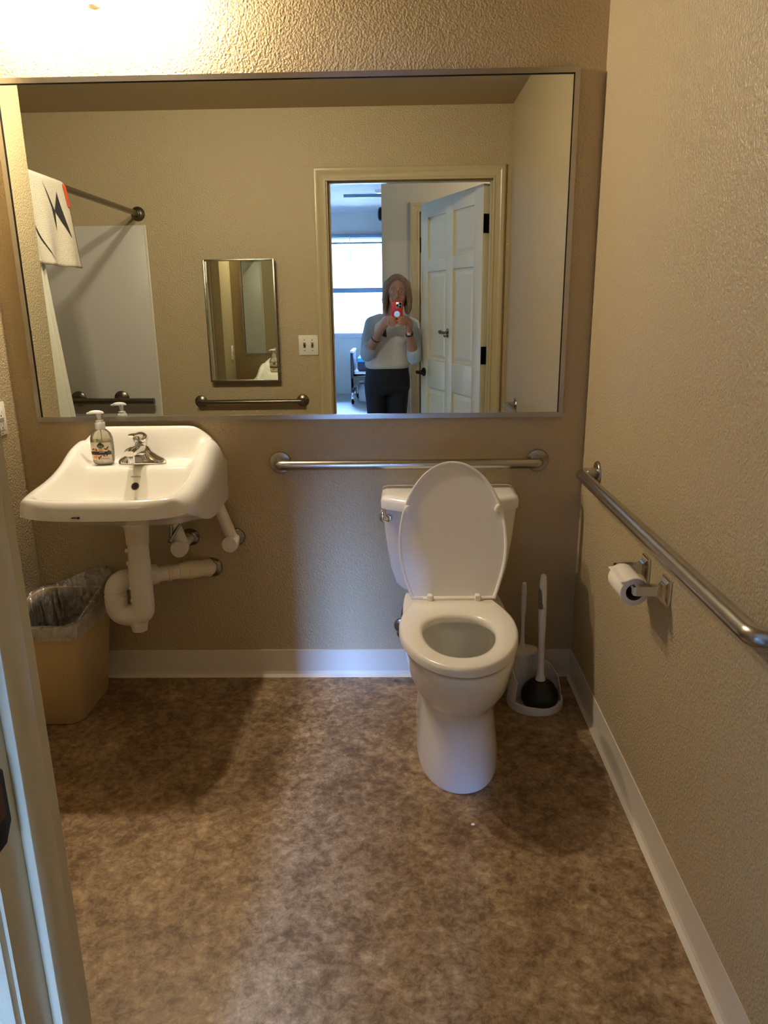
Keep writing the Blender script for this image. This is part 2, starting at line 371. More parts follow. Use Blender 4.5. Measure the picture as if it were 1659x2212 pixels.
struct('wall_window', boxes(((-4.72, YB-.12, 0), (WX0, YB, ZL)), ((WX1, YB-.12, 0), (2.32, YB, ZL)), ((WX0, YB-.12, 0), (WX1, YB, WZ0)), ((WX0, YB-.12, WZ1), (WX1, YB, ZL))), 'white_wall', 'pale wall around the living room window', 'wall')
struct('ceiling_living', box((-4.72, YB-.12, ZL), (2.32, YD0, ZL+.1)), 'white_ceil', 'white ceiling of the living room beyond the doorway', 'ceiling')
struct('ground', box((-60, -90, -0.5), (60, 30, -0.4)), 'ground', 'pale concrete ground outside the window', 'ground')

# cove baseboards: height 0.11 with a small toe
def cove(path_fn, t0, t1, n=1):
    prof = [(0, 0.110), (0.0035, 0.110), (0.0035, 0.022), (0.006, 0.010), (0.014, 0.002), (0.016, 0.0), (0, 0)]
    return MB().loft([[path_fn(t, d, z) for d, z in prof] for t in (t0, t1)])
struct('baseboard_back', cove(lambda t, d, z: Vector((t, -d, z)), XL, XR0), 'base', 'cream cove baseboard below the mirror wall', 'baseboard')
struct('baseboard_right', cove(lambda t, d, z: Vector((XRw(t)-d+.001, t, z)), 0.0, YD0), 'base', 'cream cove baseboard along the right wall', 'baseboard')
struct('baseboard_left', cove(lambda t, d, z: Vector((XL+d, t, z)), 0.0, WY+.012), 'base', 'cream cove baseboard beside the wastebasket', 'baseboard')
struct('baseboard_front', cove(lambda t, d, z: Vector((t, YD0+d, z)), -1.43, -0.455), 'base', 'cream cove baseboard beside the doorway', 'baseboard')
# door casings, moulded and mitred
CP = [(0, 0), (0, .009), (.006, .011), (.010, .011), (.014, .008), (.020, .0085), (.034, .011), (.044, .015), (.048, .017), (.056, .0185), (.062, .018), (.066, .015), (.070, .012), (.070, 0)]
def casing(xl, xr, zt, y, sgn):
    return MB().loft([[(xl-w_, y+sgn*t, 0) for w_, t in CP], [(xl-w_, y+sgn*t, zt+w_) for w_, t in CP], [(xr+w_, y+sgn*t, zt+w_) for w_, t in CP], [(xr+w_, y+sgn*t, 0) for w_, t in CP]])
t1 = solo('trim_1', casing(JL-.006, JR-.004, JT-.004, YD0, 1), 'casing', 'moulded tan casing around the bathroom doorway, bathroom side', 'door casing', 'structure', sharp=25)
t2 = solo('trim_2', casing(JL+.004-.008, JR-.004+.008, JT+.004, YD1, -1), 'casing', 'moulded tan casing around the bathroom doorway, hall side', 'door casing', 'structure', sharp=25)
# jamb: boards, stop, strike plate
jamb = thing('trim_3', 'tan door jamb with stop and black strike plate', 'door jamb', (JL, -1.95, 0)); jamb['kind'] = 'structure'
part('jamb_board', box((JL-.0195, YD1, 0), (JL, YD0, JT+.0195)), 'casing', jamb, smooth=False)
part('jamb_board', box((JR, YD1, 0), (JR+.0195, YD0, JT+.0195)), 'casing', jamb, smooth=False)
part('jamb_board', box((JL, YD1, JT), (JR, YD0, JT+.0195)), 'casing', jamb, smooth=False)
SY0, SY1 = -1.950, -1.905
part('door_stop', box((JL, SY0, 0), (JL+.0115, SY1, JT), .0015), 'casing', jamb)
part('door_stop', box((JR-.0115, SY0, 0), (JR, SY1, JT), .0015), 'casing', jamb)
part('door_stop', box((JL+.0115, SY0, JT-.0115), (JR-.0115, SY1, JT), .0015), 'casing', jamb)
sp = part('strike_plate', MB().loft([[(JL+h, y, z) for y, z in [(-1.994, .875), (-1.976, .875), (-1.963, .892), (-1.963, .948), (-1.976, .965), (-1.994, .965)]] for h in (-.001, .002)]), 'black', jamb, 'black strike plate with clipped corners')
part('latch_hole', box((JL+.0015, -1.987, .902), (JL+.0026, -1.970, .938)), 'card', sp, 'brown bored latch hole')

# six-panel door, open towards the hall
TH = math.radians(68.6); PIN = Vector((JR-.001, -2.001, 0))
DM = Matrix(((-math.cos(TH), -math.sin(TH), 0, PIN.x), (-math.sin(TH), math.cos(TH), 0, PIN.y), (0, 0, 1, 0.008), (0, 0, 0, 1)))
def raised_panel(s0, s1, z0, z1, ym, out=.0125, M4=None):
    m = MB()
    for sg in (-1, 1):
        rr = []
        for ins, h in ((0, .007), (.006, .006), (.018, .006), (.042, out), (.05, out)):
            rr.append([(s0+ins, ym+sg*h, z0+ins), (s1-ins, ym+sg*h, z0+ins), (s1-ins, ym+sg*h, z1-ins), (s0+ins, ym+sg*h, z1-ins)])
        m.loft(rr, False, True)
    return m.xf(M4)
def panel_door(name, label, M4, wd=.91, ht=2.035, th=.044, loc=(0, 0, 0)):
    d = thing(name, label, 'door', loc); d['kind'] = 'structure'
    ss = [(0, .115), (.40*wd/.91, .51*wd/.91), (wd-.115, wd)]; zz = [(0, .235), (.815, 1.005), (1.59, 1.67), (1.935, ht)]
    b = MB()
    for s0, s1 in ss: b.box((s0, 0, 0), (s1, th, ht), .004)
    for z0, z1 in zz:
        for s0, s1 in ((ss[0][1], ss[1][0]), (ss[1][1], ss[2][0])): b.box((s0-.004, .0005, z0), (s1+.004, th-.0005, z1), .004)
    part('door_leaf', b.xf(M4), 'door', d, sharp=30)
    for z0, z1 in ((zz[0][1], zz[1][0]), (zz[1][1], zz[2][0]), (zz[2][1], zz[3][0])):
        for s0, s1 in ((ss[0][1], ss[1][0]), (ss[1][1], ss[2][0])):
            part('panel', raised_panel(s0-.002, s1+.002, z0-.002, z1+.002, th/2, M4=M4), 'door', d, smooth=False)
    return d
door = panel_door('door_1', 'open greige six-panel bathroom door with black lever and hinges', DM, loc=tuple(PIN))
for z in (.20, 1.075, 1.822):
    h = MB().box((-.003, .002, z-.052), (.0, .042, z+.052)).cap((-.004, -.006, z-.050), .006, (-.004, -.006, z+.050), .006).xf(DM)
    h.box((JR-.0025, -1.995, z-.044), (JR+.0005, -1.956, z+.060))
    part('hinge', h, 'black', door, 'black butt hinge')
lv = MB().lathe([(.030, .0), (.031, .006), (.026, .012), (.012, .014), (.011, .05), (.013, .056), (.0, .058)], (.85, .044, .915), (0, 1, 0)).tube(fillet([(.852, .098, .915), (.82, .099, .915), (.74, .095, .911)], .02), [.011]*5+[.010]*5+[.008]).xf(DM)
part('lever_handle', lv, 'black', door, 'black lever handle')
lv = MB().lathe([(.030, .0), (.031, .006), (.026, .012), (.012, .014), (.011, .05), (.0, .058)], (.85, .0, .915), (0, -1, 0)).tube(fillet([(.852, -.054, .915), (.82, -.055, .915), (.74, -.051, .911)], .02), .010).xf(DM)
part('lever_handle', lv, 'black', door, 'black lever handle')
hk = part('coat_hook', MB().box((.448, .040, 1.165), (.482, .048, 1.222), .003).tube([(.465, .046, 1.20), (.465, .07, 1.196), (.465, .098, 1.20), (.465, .104, 1.212)], [.008, .009, .012, .012]).tube([(.465, .046, 1.178), (.465, .066, 1.172), (.465, .072, 1.182)], .006).xf(DM), 'aged_chrome', door, 'chrome coat hook')
# second door in the hall wall, closed
DM2 = Matrix(((1, 0, 0, .172), (0, 1, 0, HW-.060), (0, 0, 1, .008), (0, 0, 0, 1)))
door2 = panel_door('door_2', 'closed cream six-panel door in the hall wall', DM2, loc=(.172, HW, 0))
for z in (.25, 1.075, 1.815): part('hinge', MB().cap((.168, HW-.006, z-.05), .007, (.168, HW-.006, z+.05), .007), 'black', door2, 'black hinge knuckle')
solo('trim_4', casing(.159, 1.106, JT-.01, HW, 1), 'casing', 'moulded casing of the closed hall door', 'door casing', 'structure', sharp=25)

# ------------------------------------------------------------------ living room window
win = thing('window_1', 'large bright living room window with mid rail', 'window', (-.72, YB, WZ0)); win['kind'] = 'structure'
y0, y1 = YB-.09, YB-.03
for n, lo, hi in (('window_frame', (WX0, y0, WZ0), (WX0+.05, y1, WZ1)), ('window_frame', (WX1-.05, y0, WZ0), (WX1, y1, WZ1)), ('window_frame', (WX0, y0, WZ1-.06), (WX1, y1, WZ1)), ('window_frame', (WX0, y0, WZ0), (WX1, y1, WZ0+.05)), ('mid_rail', (WX0, y0, 1.585), (WX1, y1, 1.66)), ('mullion', (WX0+.06, y0+.01, WZ0+.02), (WX0+.09, y1-.01, WZ1-.02))):
    part(n, box(lo, hi, .004), 'blue_grey' if n == 'mid_rail' else 'frame_white', win)
for x0, x1 in ((WX0+.05, WX1-.05),):
    for z0, z1 in ((WZ0+.05, 1.585), (1.66, WZ1-.06)): part('pane', box((x0, y0+.02, z0), (x1, y0+.026, z1)), 'glass', win, smooth=False)
part('window_sill', box((WX0-.05, YB-.03, WZ0-.02), (WX1+.03, YB+.03, WZ0), .005), 'frame_white', win)
bl = thing('roller_blind', 'raised blind with headrail across the top of the window', 'blind', (-.72, YB+.03, 2.30))
part('headrail', box((WX0, YB, 2.405), (WX1, YB+.05, 2.45), .004), 'blue_grey', bl)
part('slat_stack', boxes(*[((WX0+.01, YB+.002, 2.385-.012*k), (WX1-.01, YB+.046, 2.392-.012*k)) for k in range(4)]), 'frame_white', bl, smooth=False)
part('bottom_rail', box((WX0+.01, YB+.002, 2.312), (WX1-.01, YB+.046, 2.338), .003), 'blue_grey', bl)
part('wand', MB().cap((-.74, YB+.05, 2.42), .005, (-.74, YB+.05, 1.70), .005), 'frame_white', bl)
# warm ceiling light of the hall, behind the open door
hl = thing('hall_light', 'round white ceiling light of the hall behind the open door', 'ceiling light', (1.15, -2.65, ZL-.12))
part('light_base', MB().lathe([(.15, 0), (.15, .03), (.14, .035)], (1.15, -2.65, ZL), (0, 0, -1), 40), 'fixture', hl)
part('light_dome', MB().lathe([(.14, .03), (.135, .06), (.10, .095), (.05, .112), (.0, .116)], (1.15, -2.65, ZL), (0, 0, -1), 40, cap0=False), 'shade', hl, 'frosted glass dome')
pt = bpy.data.lights.new('hall_lamp', 'POINT'); pt.energy = 9.0; pt.color = (1.0, .88, .72); pt.shadow_soft_size = .08
po = bpy.data.objects.new('hall_lamp', pt); COL.objects.link(po); po.parent = hl; po.location = (0, 0, -.08)
# hospital bed seen past the person
bed = thing('hospital_bed', 'hospital bed end with dark board, blue sheet and casters by window', 'bed', (-.3, -8.4, 0))
part('end_board', box((-.690, -8.95, .17), (-.650, -8.20, .735), .006), 'bed_black', bed, 'dark end board seen edge-on')
part('board_cap', box((-.695, -8.96, .735), (-.645, -8.19, .765), .006), 'frame_white', bed)
part('mattress', box((-.59, -8.97, .475), (-.13, -8.22, .62), .03), 'mattress', bed)
part('sheet', box((-.595, -8.975, .60), (-.125, -8.215, .665), .02), 'sheet', bed, 'blue sheet')
part('side_rail', box((-.66, -8.245, .345), (-.13, -8.205, .40), .004), 'bed_frame', bed)
part('side_rail', box((-.66, -8.965, .345), (-.13, -8.925, .40), .004), 'bed_frame', bed)
part('deck', box((-.645, -8.93, .43), (-.13, -8.25, .472), .004), 'silver', bed)
part('bracket', MB().loft([[(x, y, z) for x, z in ((-.69, .38), (-.56, .38), (-.575, .29), (-.61, .255), (-.655, .24), (-.69, .24))] for y in (-8.215, -8.20)]), 'bed_frame', bed)
for yy in (-8.225, -8.93):
    leg = part('caster', MB().cap((-.67, yy, .12), .018, (-.67, yy, .20), .018).box((-.69, yy-.014, .05), (-.65, yy+.014, .125), .004), 'silver', bed)
    part('wheel', MB().lathe([(.0, -.012), (.036, -.012), (.042, -.006), (.042, .006), (.036, .012), (.0, .012)], (-.67+(.055 if yy < -8.5 else 0), yy, .041), (1, 0.25, 0) if yy > -8.5 else (0, 1, 0)), 'rubber', leg)
bk = thing('bucket', 'white bucket standing under the bed', 'bucket', (-.49, -8.62, 0))
part('bucket_body', MB().lathe([(.11, .001), (.125, .24), (.130, .245), (.130, .262), (.122, .262), (.107, .01)], (-.49, -8.62, 0), cap0=True, cap1=False), 'bucket', bk)
solo('alarm_bell', MB().lathe([(.0, .030), (.03, .028), (.046, .020), (.05, .008), (.05, .0)][::-1], (HX, -3.39, 2.045), (-1, 0, 0)), 'black', 'round dark alarm bell high on the hall corner', 'alarm bell')
solo('ceiling_track', box((-.70, -7.84, ZL-.035), (-.12, -7.78, ZL), .004), 'blue_grey', 'narrow dark track on the living room ceiling', 'ceiling track')
solo('smoke_detector', MB().lathe([(.07, 0), (.07, .02), (.05, .04), (.0, .045)], (-.21, -7.42, ZL), (0, 0, -1)), 'fixture', 'small white disc on the living room ceiling beside the wall corner', 'smoke detector')
# building across the way
bd = thing('apartment_building', 'pale building with rows of teal windows seen through the window', 'building', (-2, -47, -.4))
part('facade_wall', box((-9, -52, -.4), (3.5, -45.1, 7.2)), 'facade', bd, smooth=False)
part('parapet', box((-9.2, -52, 7.2), (3.7, -44.9, 7.5)), 'facade', bd, smooth=False)
for x in (-5.3, -4.6, -3.53, -3.02, -2.48, -1.53, -.6, .1):
    for z0, z1 in ((4.06, 4.64), (3.52, 3.92), (1.2, 2.4)):
        wn = part('building_window', box((x-.14, -45.14, z0), (x+.14, -45.06, z1)), 'facade_win', bd, smooth=False)

# ------------------------------------------------------------------ big mirror
MX0, MX1, MZ0, MZ1 = -1.2572, 0.5519, 1.017, 2.0651; FW = .016
mir = thing('wall_mirror', 'large stainless framed mirror above the sink and toilet', 'mirror', ((MX0+MX1)/2, 0, MZ0))
part('mirror_glass', box((MX0-.004, -.012, MZ0-.004), (MX1+.004, -.002, MZ1+.004)), 'mirror', mir, smooth=False)
def rail(a, b, c, d):
    return MB().loft([[a, b, c, d], [(p[0], -.019, p[2]) for p in (a, b, c, d)]])
o_ = [(MX0-FW, MZ0-FW), (MX1+FW, MZ0-FW), (MX1+FW, MZ1+FW), (MX0-FW, MZ1+FW)]; i_ = [(MX0, MZ0), (MX1, MZ0), (MX1, MZ1), (MX0, MZ1)]
for k in range(4):
    n_ = (k+1) % 4; q = [(*(o_[k][0], 0.0, o_[k][1]),), (o_[n_][0], 0.0, o_[n_][1]), (i_[n_][0], 0.0, i_[n_][1]), (i_[k][0], 0.0, i_[k][1])]
    part('frame_rail', rail(*q), 'steel', mir, 'stainless steel frame rail', smooth=False)

gz = .0028  # dark strips on the glass imitate the reflected inner side of the frame
part('frame_reflection_strip', boxes(((MX0, -.0135, MZ0), (MX0+gz, -.0121, MZ1)), ((MX1-gz, -.0135, MZ0), (MX1, -.0121, MZ1)), ((MX0, -.0135, MZ1-gz), (MX1, -.0121, MZ1))), 'dark', mir, 'dark strip imitating the reflection of the frame edge', smooth=False)

# ------------------------------------------------------------------ wall light above the mirror
fx = thing('wall_light', 'white wall light with two lit shades above the mirror', 'wall light', (-.925, 0, 2.27))
FZ = 2.346
part('canopy', MB().lathe([(.077, .0), (.077, .020), (.072, .028), (.05, .036), (.0, .040)], (-.925, 0, FZ), (0, -1, 0), 40), 'fixture', fx)
part('arm', MB().tube([(-1.085, -.066, FZ+.055), (-1.06, -.062, FZ+.052), (-.925, -.05, FZ+.03), (-.79, -.062, FZ+.052), (-.765, -.066, FZ+.055)], .009).tube([(-.925, -.03, FZ), (-.925, -.06, FZ+.03)], .012), 'fixture', fx)
for sx in (-1.085, -.765):
    part('lamp_shade', MB().lathe([(.018, .060), (.03, .058), (.044, .035), (.050, -.02), (.048, -.02), (.041, .033), (.028, .053), (.016, .055)], (sx, -.066, FZ), cap0=False, cap1=False), 'shade', fx, 'frosted glass lamp shade')
    part('bulb', MB().ball((sx, -.066, FZ-.005), (.024, .024, .03)), 'bulb', fx)
    pt = bpy.data.lights.new('lamp', 'POINT'); pt.energy = LAMP_WATT; pt.color = (1.0, .885, .69); pt.shadow_soft_size = .028
    po = bpy.data.objects.new('lamp', pt); COL.objects.link(po); po.parent = fx; po.location = Vector((sx, -.066, FZ-.022)) - ORG[fx]

# ------------------------------------------------------------------ grab bars
def grab_bar(name, label, cat, p0, p1, nrm, off=.055, r=.0178, fr=.0405, mat='steel', group=None, rad=.03):
    p0 = Vector(p0); p1 = Vector(p1); n = Vector(nrm).normalized()
    t = thing(name, label, cat, tuple((p0+p1)/2), group)
    part('bar', MB().tube(fillet([p0, p0+n*off, p1+n*off, p1], rad, 10), r, 20), mat, t)
    for p in (p0, p1): part('flange', MB().lathe([(fr, -.0005), (fr, .003), (fr-.003, .007), (r+.006, .010), (r, .010)], p, n, 36), mat, t)
    return t
grab_bar('grab_bar', 'stainless grab bar on the mirror wall above the toilet tank', 'grab bar', (-.425, 0, .8444), (.490, 0, .8444), (0, -1, 0))
grab_bar('grab_bar', 'long stainless grab bar on the right wall above toilet paper', 'grab bar', (XRw(-.222), -.222, .845), (XRw(-1.475), -1.475, .850), (-1, 0, 0), off=.058, r=.0185)
def exposed_bar(name, label, cat, p0, p1, n, off, r, fr, mat):
    p0 = Vector(p0); p1 = Vector(p1); n = Vector(n); t = thing(name, label, cat, tuple((p0+p1)/2))
    d = (p1-p0).normalized(); part('bar', MB().cap(p0+n*off, r, p1+n*off, r, 18), mat, t)
    for p in (p0, p1):
        f = part('flange', MB().lathe([(fr, -.0005), (fr, .004), (fr-.006, .009), (.016, .014), (.015, off+.004), (.012, off+.012), (.0, off+.013)], p, n, 30), mat, t)
        for a in (45, 135, 270): part('screw', MB().lathe([(.004, .006), (.004, .0085), (.0, .0095)], p + Vector((math.cos(math.radians(a))*(fr-.009), 0, math.sin(math.radians(a))*(fr-.009))), n, 10), 'chrome', f)
    return t
exposed_bar('towel_bar', 'straight steel towel bar below the small mirror on the doorway wall', 'towel bar', (-1.187, YD0, .840), (-.575, YD0, .840), (0, 1, 0), .045, .0135, .037, 'dark_steel')

# ------------------------------------------------------------------ small mirror, switch, outlet
sm = thing('medicine_cabinet', 'small steel-framed mirror cabinet on the wall beside the doorway', 'mirror cabinet', (-.905, YD0, .955))
cx0, cx1, cz0, cz1 = -1.108, -.700, .960, 1.645
part('cabinet_body', box((cx0+.006, YD0, cz0+.006), (cx1-.006, YD0+.030, cz1-.006), .002), 'dark_steel', sm)
# the door of the cabinet stands very slightly ajar (hinged on the right)
CM = Matrix.Translation((cx1, YD0+.032, 0)) @ Matrix.Rotation(math.radians(-0.0), 4, 'Z') @ Matrix.Translation((-cx1, -(YD0+.032), 0))
part('mirror_glass', box((cx0+.007, YD0+.034, cz0+.007), (cx1-.007, YD0+.044, cz1-.007)).xf(CM), 'mirror', sm, smooth=False)
for lo, hi in (((cx0, YD0+.031, cz0), (cx0+.010, YD0+.050, cz1)), ((cx1-.010, YD0+.031, cz0), (cx1, YD0+.050, cz1)), ((cx0+.010, YD0+.031, cz0), (cx1-.010, YD0+.050, cz0+.010)), ((cx0+.010, YD0+.031, cz1-.010), (cx1-.010, YD0+.050, cz1))):
    part('frame_rail', box(lo, hi, .0015).xf(CM), 'steel', sm)
sw = thing('light_switch', 'white two-gang light switch beside the doorway', 'light switch', (-.528, YD0, 1.105))
part('switch_plate', box((-.5855, YD0, 1.105), (-.4705, YD0+.007, 1.220), .003), 'plate', sw)
for x in (-.551, -.505):
    part('toggle', MB().box((x-.0045, YD0+.007, 1.160), (x+.0045, YD0+.019, 1.172), .002), 'aged_chrome', sw)
    part('toggle_slot', box((x-.007, YD0+.0068, 1.147), (x+.007, YD0+.0073, 1.178)), 'grey', sw)
    for z in (1.132, 1.193): part('screw', MB().lathe([(.0035, .006), (.0035, .0078), (.0, .0083)], (x, YD0, z), (0, 1, 0), 10), 'grey', sw)
ot = thing('wall_outlet', 'white outlet with test buttons on the wall left of the sink', 'outlet', (XL, -.12, .972))
part('outlet_plate', box((XL, -.158, .972), (XL+.006, -.084, 1.084), .0025), 'plate', ot)
rc = part('receptacle', box((XL+.004, -.138, .990), (XL+.009, -.104, 1.066), .0015), 'plate', ot)
for z in (1.045, 1.005):
    part('slot', boxes(((XL+.0085, -.130, z), (XL+.0093, -.1285, z+.010)), ((XL+.0085, -.1145, z), (XL+.0093, -.113, z+.009))), 'dark', rc, smooth=False)
    part('slot', MB().lathe([(.003, .0085), (.003, .0094), (.0, .0094)], (XL, -.121, z-.007), (1, 0, 0), 12), 'dark', rc)
part('button', boxes(((XL+.008, -.134, 1.026), (XL+.0105, -.108, 1.031)), ((XL+.008, -.134, 1.019), (XL+.0105, -.108, 1.024))), 'grey_print', rc, smooth=False)
for z in (.979, 1.077): part('screw', MB().lathe([(.003, .005), (.003, .0068), (.0, .0072)], (XL, -.121, z), (1, 0, 0), 10), 'grey', ot)

# ------------------------------------------------------------------ shower alcove in the mirror
sh = thing('shower_surround', 'pale grey shower surround panels seen in the mirror', 'shower', (-1.8, -1.1, 0))
part('wall_panel', box((XS+.012, YD0, .09), (-1.436, YD0+.010, 1.836), .002), 'panel', sh)
part('wall_panel', box((XS, YD0, .09), (XS+.011, WY, 1.836), .002), 'panel', sh)
part('wall_panel', box((XS+.012, WY-.010, .09), (-1.436, WY, 1.836), .002), 'panel', sh)
part('edge_trim', box((-1.436, YD0, 0), (-1.420, YD0+.013, 1.838), .003), 'panel_edge', sh)
part('edge_trim', box((-1.436, WY-.013, 0), (-1.420, WY, 1.838), .003), 'panel_edge', sh)
part('shower_pan', MB().box((XS, YD0, 0), (-1.42, WY, .03)).box((-1.48, YD0+.013, .03), (-1.42, WY-.013, .075), .01), 'panel', sh)
RX, RZ = -1.462, 1.896
rod = thing('curtain_rod', 'steel shower curtain rod running over the shower opening', 'curtain rod', (RX, -1.1, RZ))
part('rod', MB().tube([(RX, YD0+.002, RZ), (RX, WY-.002, RZ)], .0145, 20), 'dark_steel', rod)
for y, s_ in ((YD0, 1), (WY, -1)):
    f = part('flange', MB().lathe([(.039, 0), (.039, .004), (.034, .010), (.019, .016), (.018, .03)], (RX, y, RZ), (0, s_, 0), 30), 'dark_steel', rod)
    for a in (30, 150, 270): part('screw', MB().lathe([(.0045, .006), (.0045, .011), (.0, .012)], (RX+math.cos(math.radians(a))*.028, y, RZ+math.sin(math.radians(a))*.028), (0, s_, 0), 10), 'chrome', f)
sb = thing('shower_grab_bar', 'dark steel grab bar low on the grey shower panel', 'grab bar', (-1.7, YD0, .85))
part('bar', MB().tube([(-2.10, YD0+.075, .858), (-1.447, YD0+.075, .852)], .0195, 20), 'dark_steel', sb)
for x in (-1.66, -1.92): part('flange', MB().lathe([(.045, 0), (.045, .006), (.036, .014), (.018, .02), (.018, .07)], (x, YD0+.010, .866), (0, 1, -.1), 30), 'dark_steel', sb)
cu = MB()
def cur(u, v):
    z = lerp(1.875, .05, v); y1 = -.54-(1.875-z)*.165; y = lerp(WY-.03, y1, u)
    amp = .016+.020*v
    return Vector((RX+math.sin(u*26+.6)*amp + math.sin(u*9+v*2)*.008, y, z))
cu.grid(cur, 70, 24)
co = solo('shower_curtain', cu, 'curtain', 'off-white shower curtain bunched against the short wall', 'shower curtain')
md = co.modifiers.new('t', 'SOLIDIFY'); md.thickness = .0015
tw = thing('towel', 'cream bath towel with dark motif slung over the curtain rod', 'towel', (RX, -.72, 1.56))
def towel_pt(a, s_, off=0.0):
    # a along the rod (0 = by the short wall), s_ length along the cloth from the back hem over the rod to the front hem
    y0 = lerp(-.40, -.872, a); back, R = .30, .022
    wob = .010*math.sin(a*7.0+1.0)
    if s_ < back: x, z = RX-R-off, RZ-(back-s_); k = 0
    elif s_ < back+PI*R:
        t = (s_-back)/R; x, z = RX-math.cos(t)*(R+off), RZ+math.sin(t)*(R+off); k = 0
    else:
        k = (s_-back-PI*R)/.345; x, z = RX+R+off+.012*k + wob*k + .010*math.sin(a*15+k*3)*k, RZ-(s_-back-PI*R)
    sag = .030*(1-abs(2*a-1))*0
    y = y0 - k*lerp(.11, .058, a)
    z -= .020*k*(1-a)*.0
    return Vector((x, y, z))
TL = .30+PI*.022+.335
cl = MB().grid(lambda u, v: towel_pt(u, v*TL), 28, 60)
tc_ = part('cloth', cl, 'towel', tw); md = tc_.modifiers.new('t', 'SOLIDIFY'); md.thickness = .006; md.offset = -1
def onfront(u, v): return towel_pt(u, .30+PI*.022+v*.335, .0022)
def patch(tri, mat, nm):
    m = MB(); n = 10; (a, b, c) = tri
    pts = []
    for i in range(n+1):
        for j in range(n+1-i):
            l1, l2 = i/n, j/n; pts.append(onfront(a[0]*(1-l1-l2)+b[0]*l1+c[0]*l2, a[1]*(1-l1-l2)+b[1]*l1+c[1]*l2))
    idx = {}; k = 0
    for i in range(n+1):
        for j in range(n+1-i): idx[i, j] = k; k += 1
    f = []
    for i in range(n):
        for j in range(n-i):
            f.append((idx[i, j], idx[i+1, j], idx[i, j+1]))
            if j < n-i-1: f.append((idx[i+1, j], idx[i+1, j+1], idx[i, j+1]))
    m.add(pts, f); return m
mo = MB()
for tri in (((.52, .02), (.665, .33), (.615, .30)), ((.67, .33), (.775, .10), (.80, .34)), ((.615, .26), (.675, .34), (.635, .58)), ((.67, .33), (.80, .32), (.845, .64))):
    q = patch(tri, 'ink', ''); mo.add(q.v, q.f)
pm = part('printed_motif', mo, 'ink', tw, 'dark angular printed motif')
pm2 = part('printed_motif', patch(((.10, .50), (.16, .66), (.38, .97)), 'ink', ''), 'ink', tw, 'dark angular printed motif')
part('tag', MB().grid(lambda u, v: towel_pt(lerp(1.0, .93, u), .30+PI*.022+lerp(-.004, .085, v), .0035), 4, 6), 'orange', tw, 'orange woven tag at the edge')

# ------------------------------------------------------------------ wall-hung sink
SCX, SHW, SL = -.885, .262, .555
def s_xy(u, v):
    a = abs(u); f_ = max(0.0, (v-.55)/.45); k = .40      # front corners rounded in plan
    u2 = u*math.sqrt(1-k*f_**5/2); f2 = f_*math.sqrt(1-k*a**5/2)
    v2 = .55+.45*f2 if v > .55 else v
    return SCX + SHW*1.02*u2, -v2*(SL+.004 - .030*a**2.4)
CR = [(0, .940), (.10, .938), (.22, .924), (.36, .892), (.50, .870), (.66, .857), (1.0, .846)]
INZ = [(0, .980), (.045, .978), (.13, .884), (.17, .870), (.285, .866), (.31, .852), (.40, .765), (.52, .742), (.72, .752), (.86, .800), (.925, .842), (.96, .846), (1, .846)]
def s_top(u, v):
    a = abs(u); cz = curve(CR, v); UC = .84
    T = .980 - .128*max(0, (a-.48)/.52)**2.8
    zin = curve(INZ, v)
    if v < .17: zin = .870 + (zin-.870)*(T-.870)/.110
    wq = smooth01((a-.60)/.22)
    if v < .10: wq *= smooth01(v/.10)
    z = lerp(zin, cz, wq)
    su = min(1, max(0, (a-UC)/(1-UC))); sv = min(1, max(0, (v-.955)/.045)); sr_ = min(1, math.hypot(su, sv))
    if sr_ > 0:
        zo = (cz if a > .6 else z) - lerp(.088, .055, smooth01(v*1.2))*(1-math.sqrt(max(0, 1-sr_*sr_)))
        z = lerp(min(T, .98), zo, smooth01(v/.10)) if a > UC else zo
    return z
def s_bot(u, v):
    a = abs(u)
    z = curve([(0, .698), (.25, .692), (.45, .694), (.65, .718), (.85, .764), (1.0, .792)], v)
    return z + .016*smooth01((a-.5)/.5)*(1-smooth01((v-.6)/.4))
NU, NV = 90, 80
sk_ = MB(); V = []; idx = {}
def warp(t): return t
vs = [smooth01(j/NV)*.35 + (j/NV)*.65 for j in range(NV+1)]
us = [math.sin((i/NU-.5)*PI)*.5 + (i/NU-.5)*1.0 for i in range(NU+1)]
for i in range(NU+1):
    for j in range(NV+1):
        x, y = s_xy(us[i], vs[j]); idx['t', i, j] = len(V); V.append((x, y, s_top(us[i], vs[j])))
for i in range(NU+1):
    for j in range(NV+1):
        x, y = s_xy(us[i], vs[j])
        k = .985 if 0 < j else 1.0
        idx['b', i, j] = len(V); V.append((SCX+(x-SCX)*.985, y*.985, s_bot(us[i], vs[j])))
F = []
for i in range(NU):
    for j in range(NV):
        F.append(tuple(idx['t', *q] for q in ((i, j), (i+1, j), (i+1, j+1), (i, j+1))))
        F.append(tuple(idx['b', *q] for q in ((i, j), (i, j+1), (i+1, j+1), (i+1, j))))
for j in range(NV):
    for i in (0, NU): F.append((idx['t', i, j], idx['t', i, j+1], idx['b', i, j+1], idx['b', i, j]))
for i in range(NU):
    for j in (0, NV): F.append((idx['t', i, j], idx['t', i+1, j], idx['b', i+1, j], idx['b', i, j]))
sk_.add(V, F)
sink = thing('sink', 'white wall-hung porcelain sink with raised back', 'sink', (SCX, -.25, .69))
part('basin', sk_, 'porcelain', sink, sharp=75)
part('drain_boss', MB().lathe([(.05, .03), (.048, .0), (.036, -.012), (.034, -.025)], (-.888, -.235, .690), (0, 0, 1), 30), 'porcelain', sink)
def bowl_at(x, v):
    u = (x-SCX)/SHW; X, Y = s_xy(u, v); return Vector((X, Y, s_top(u, v)))
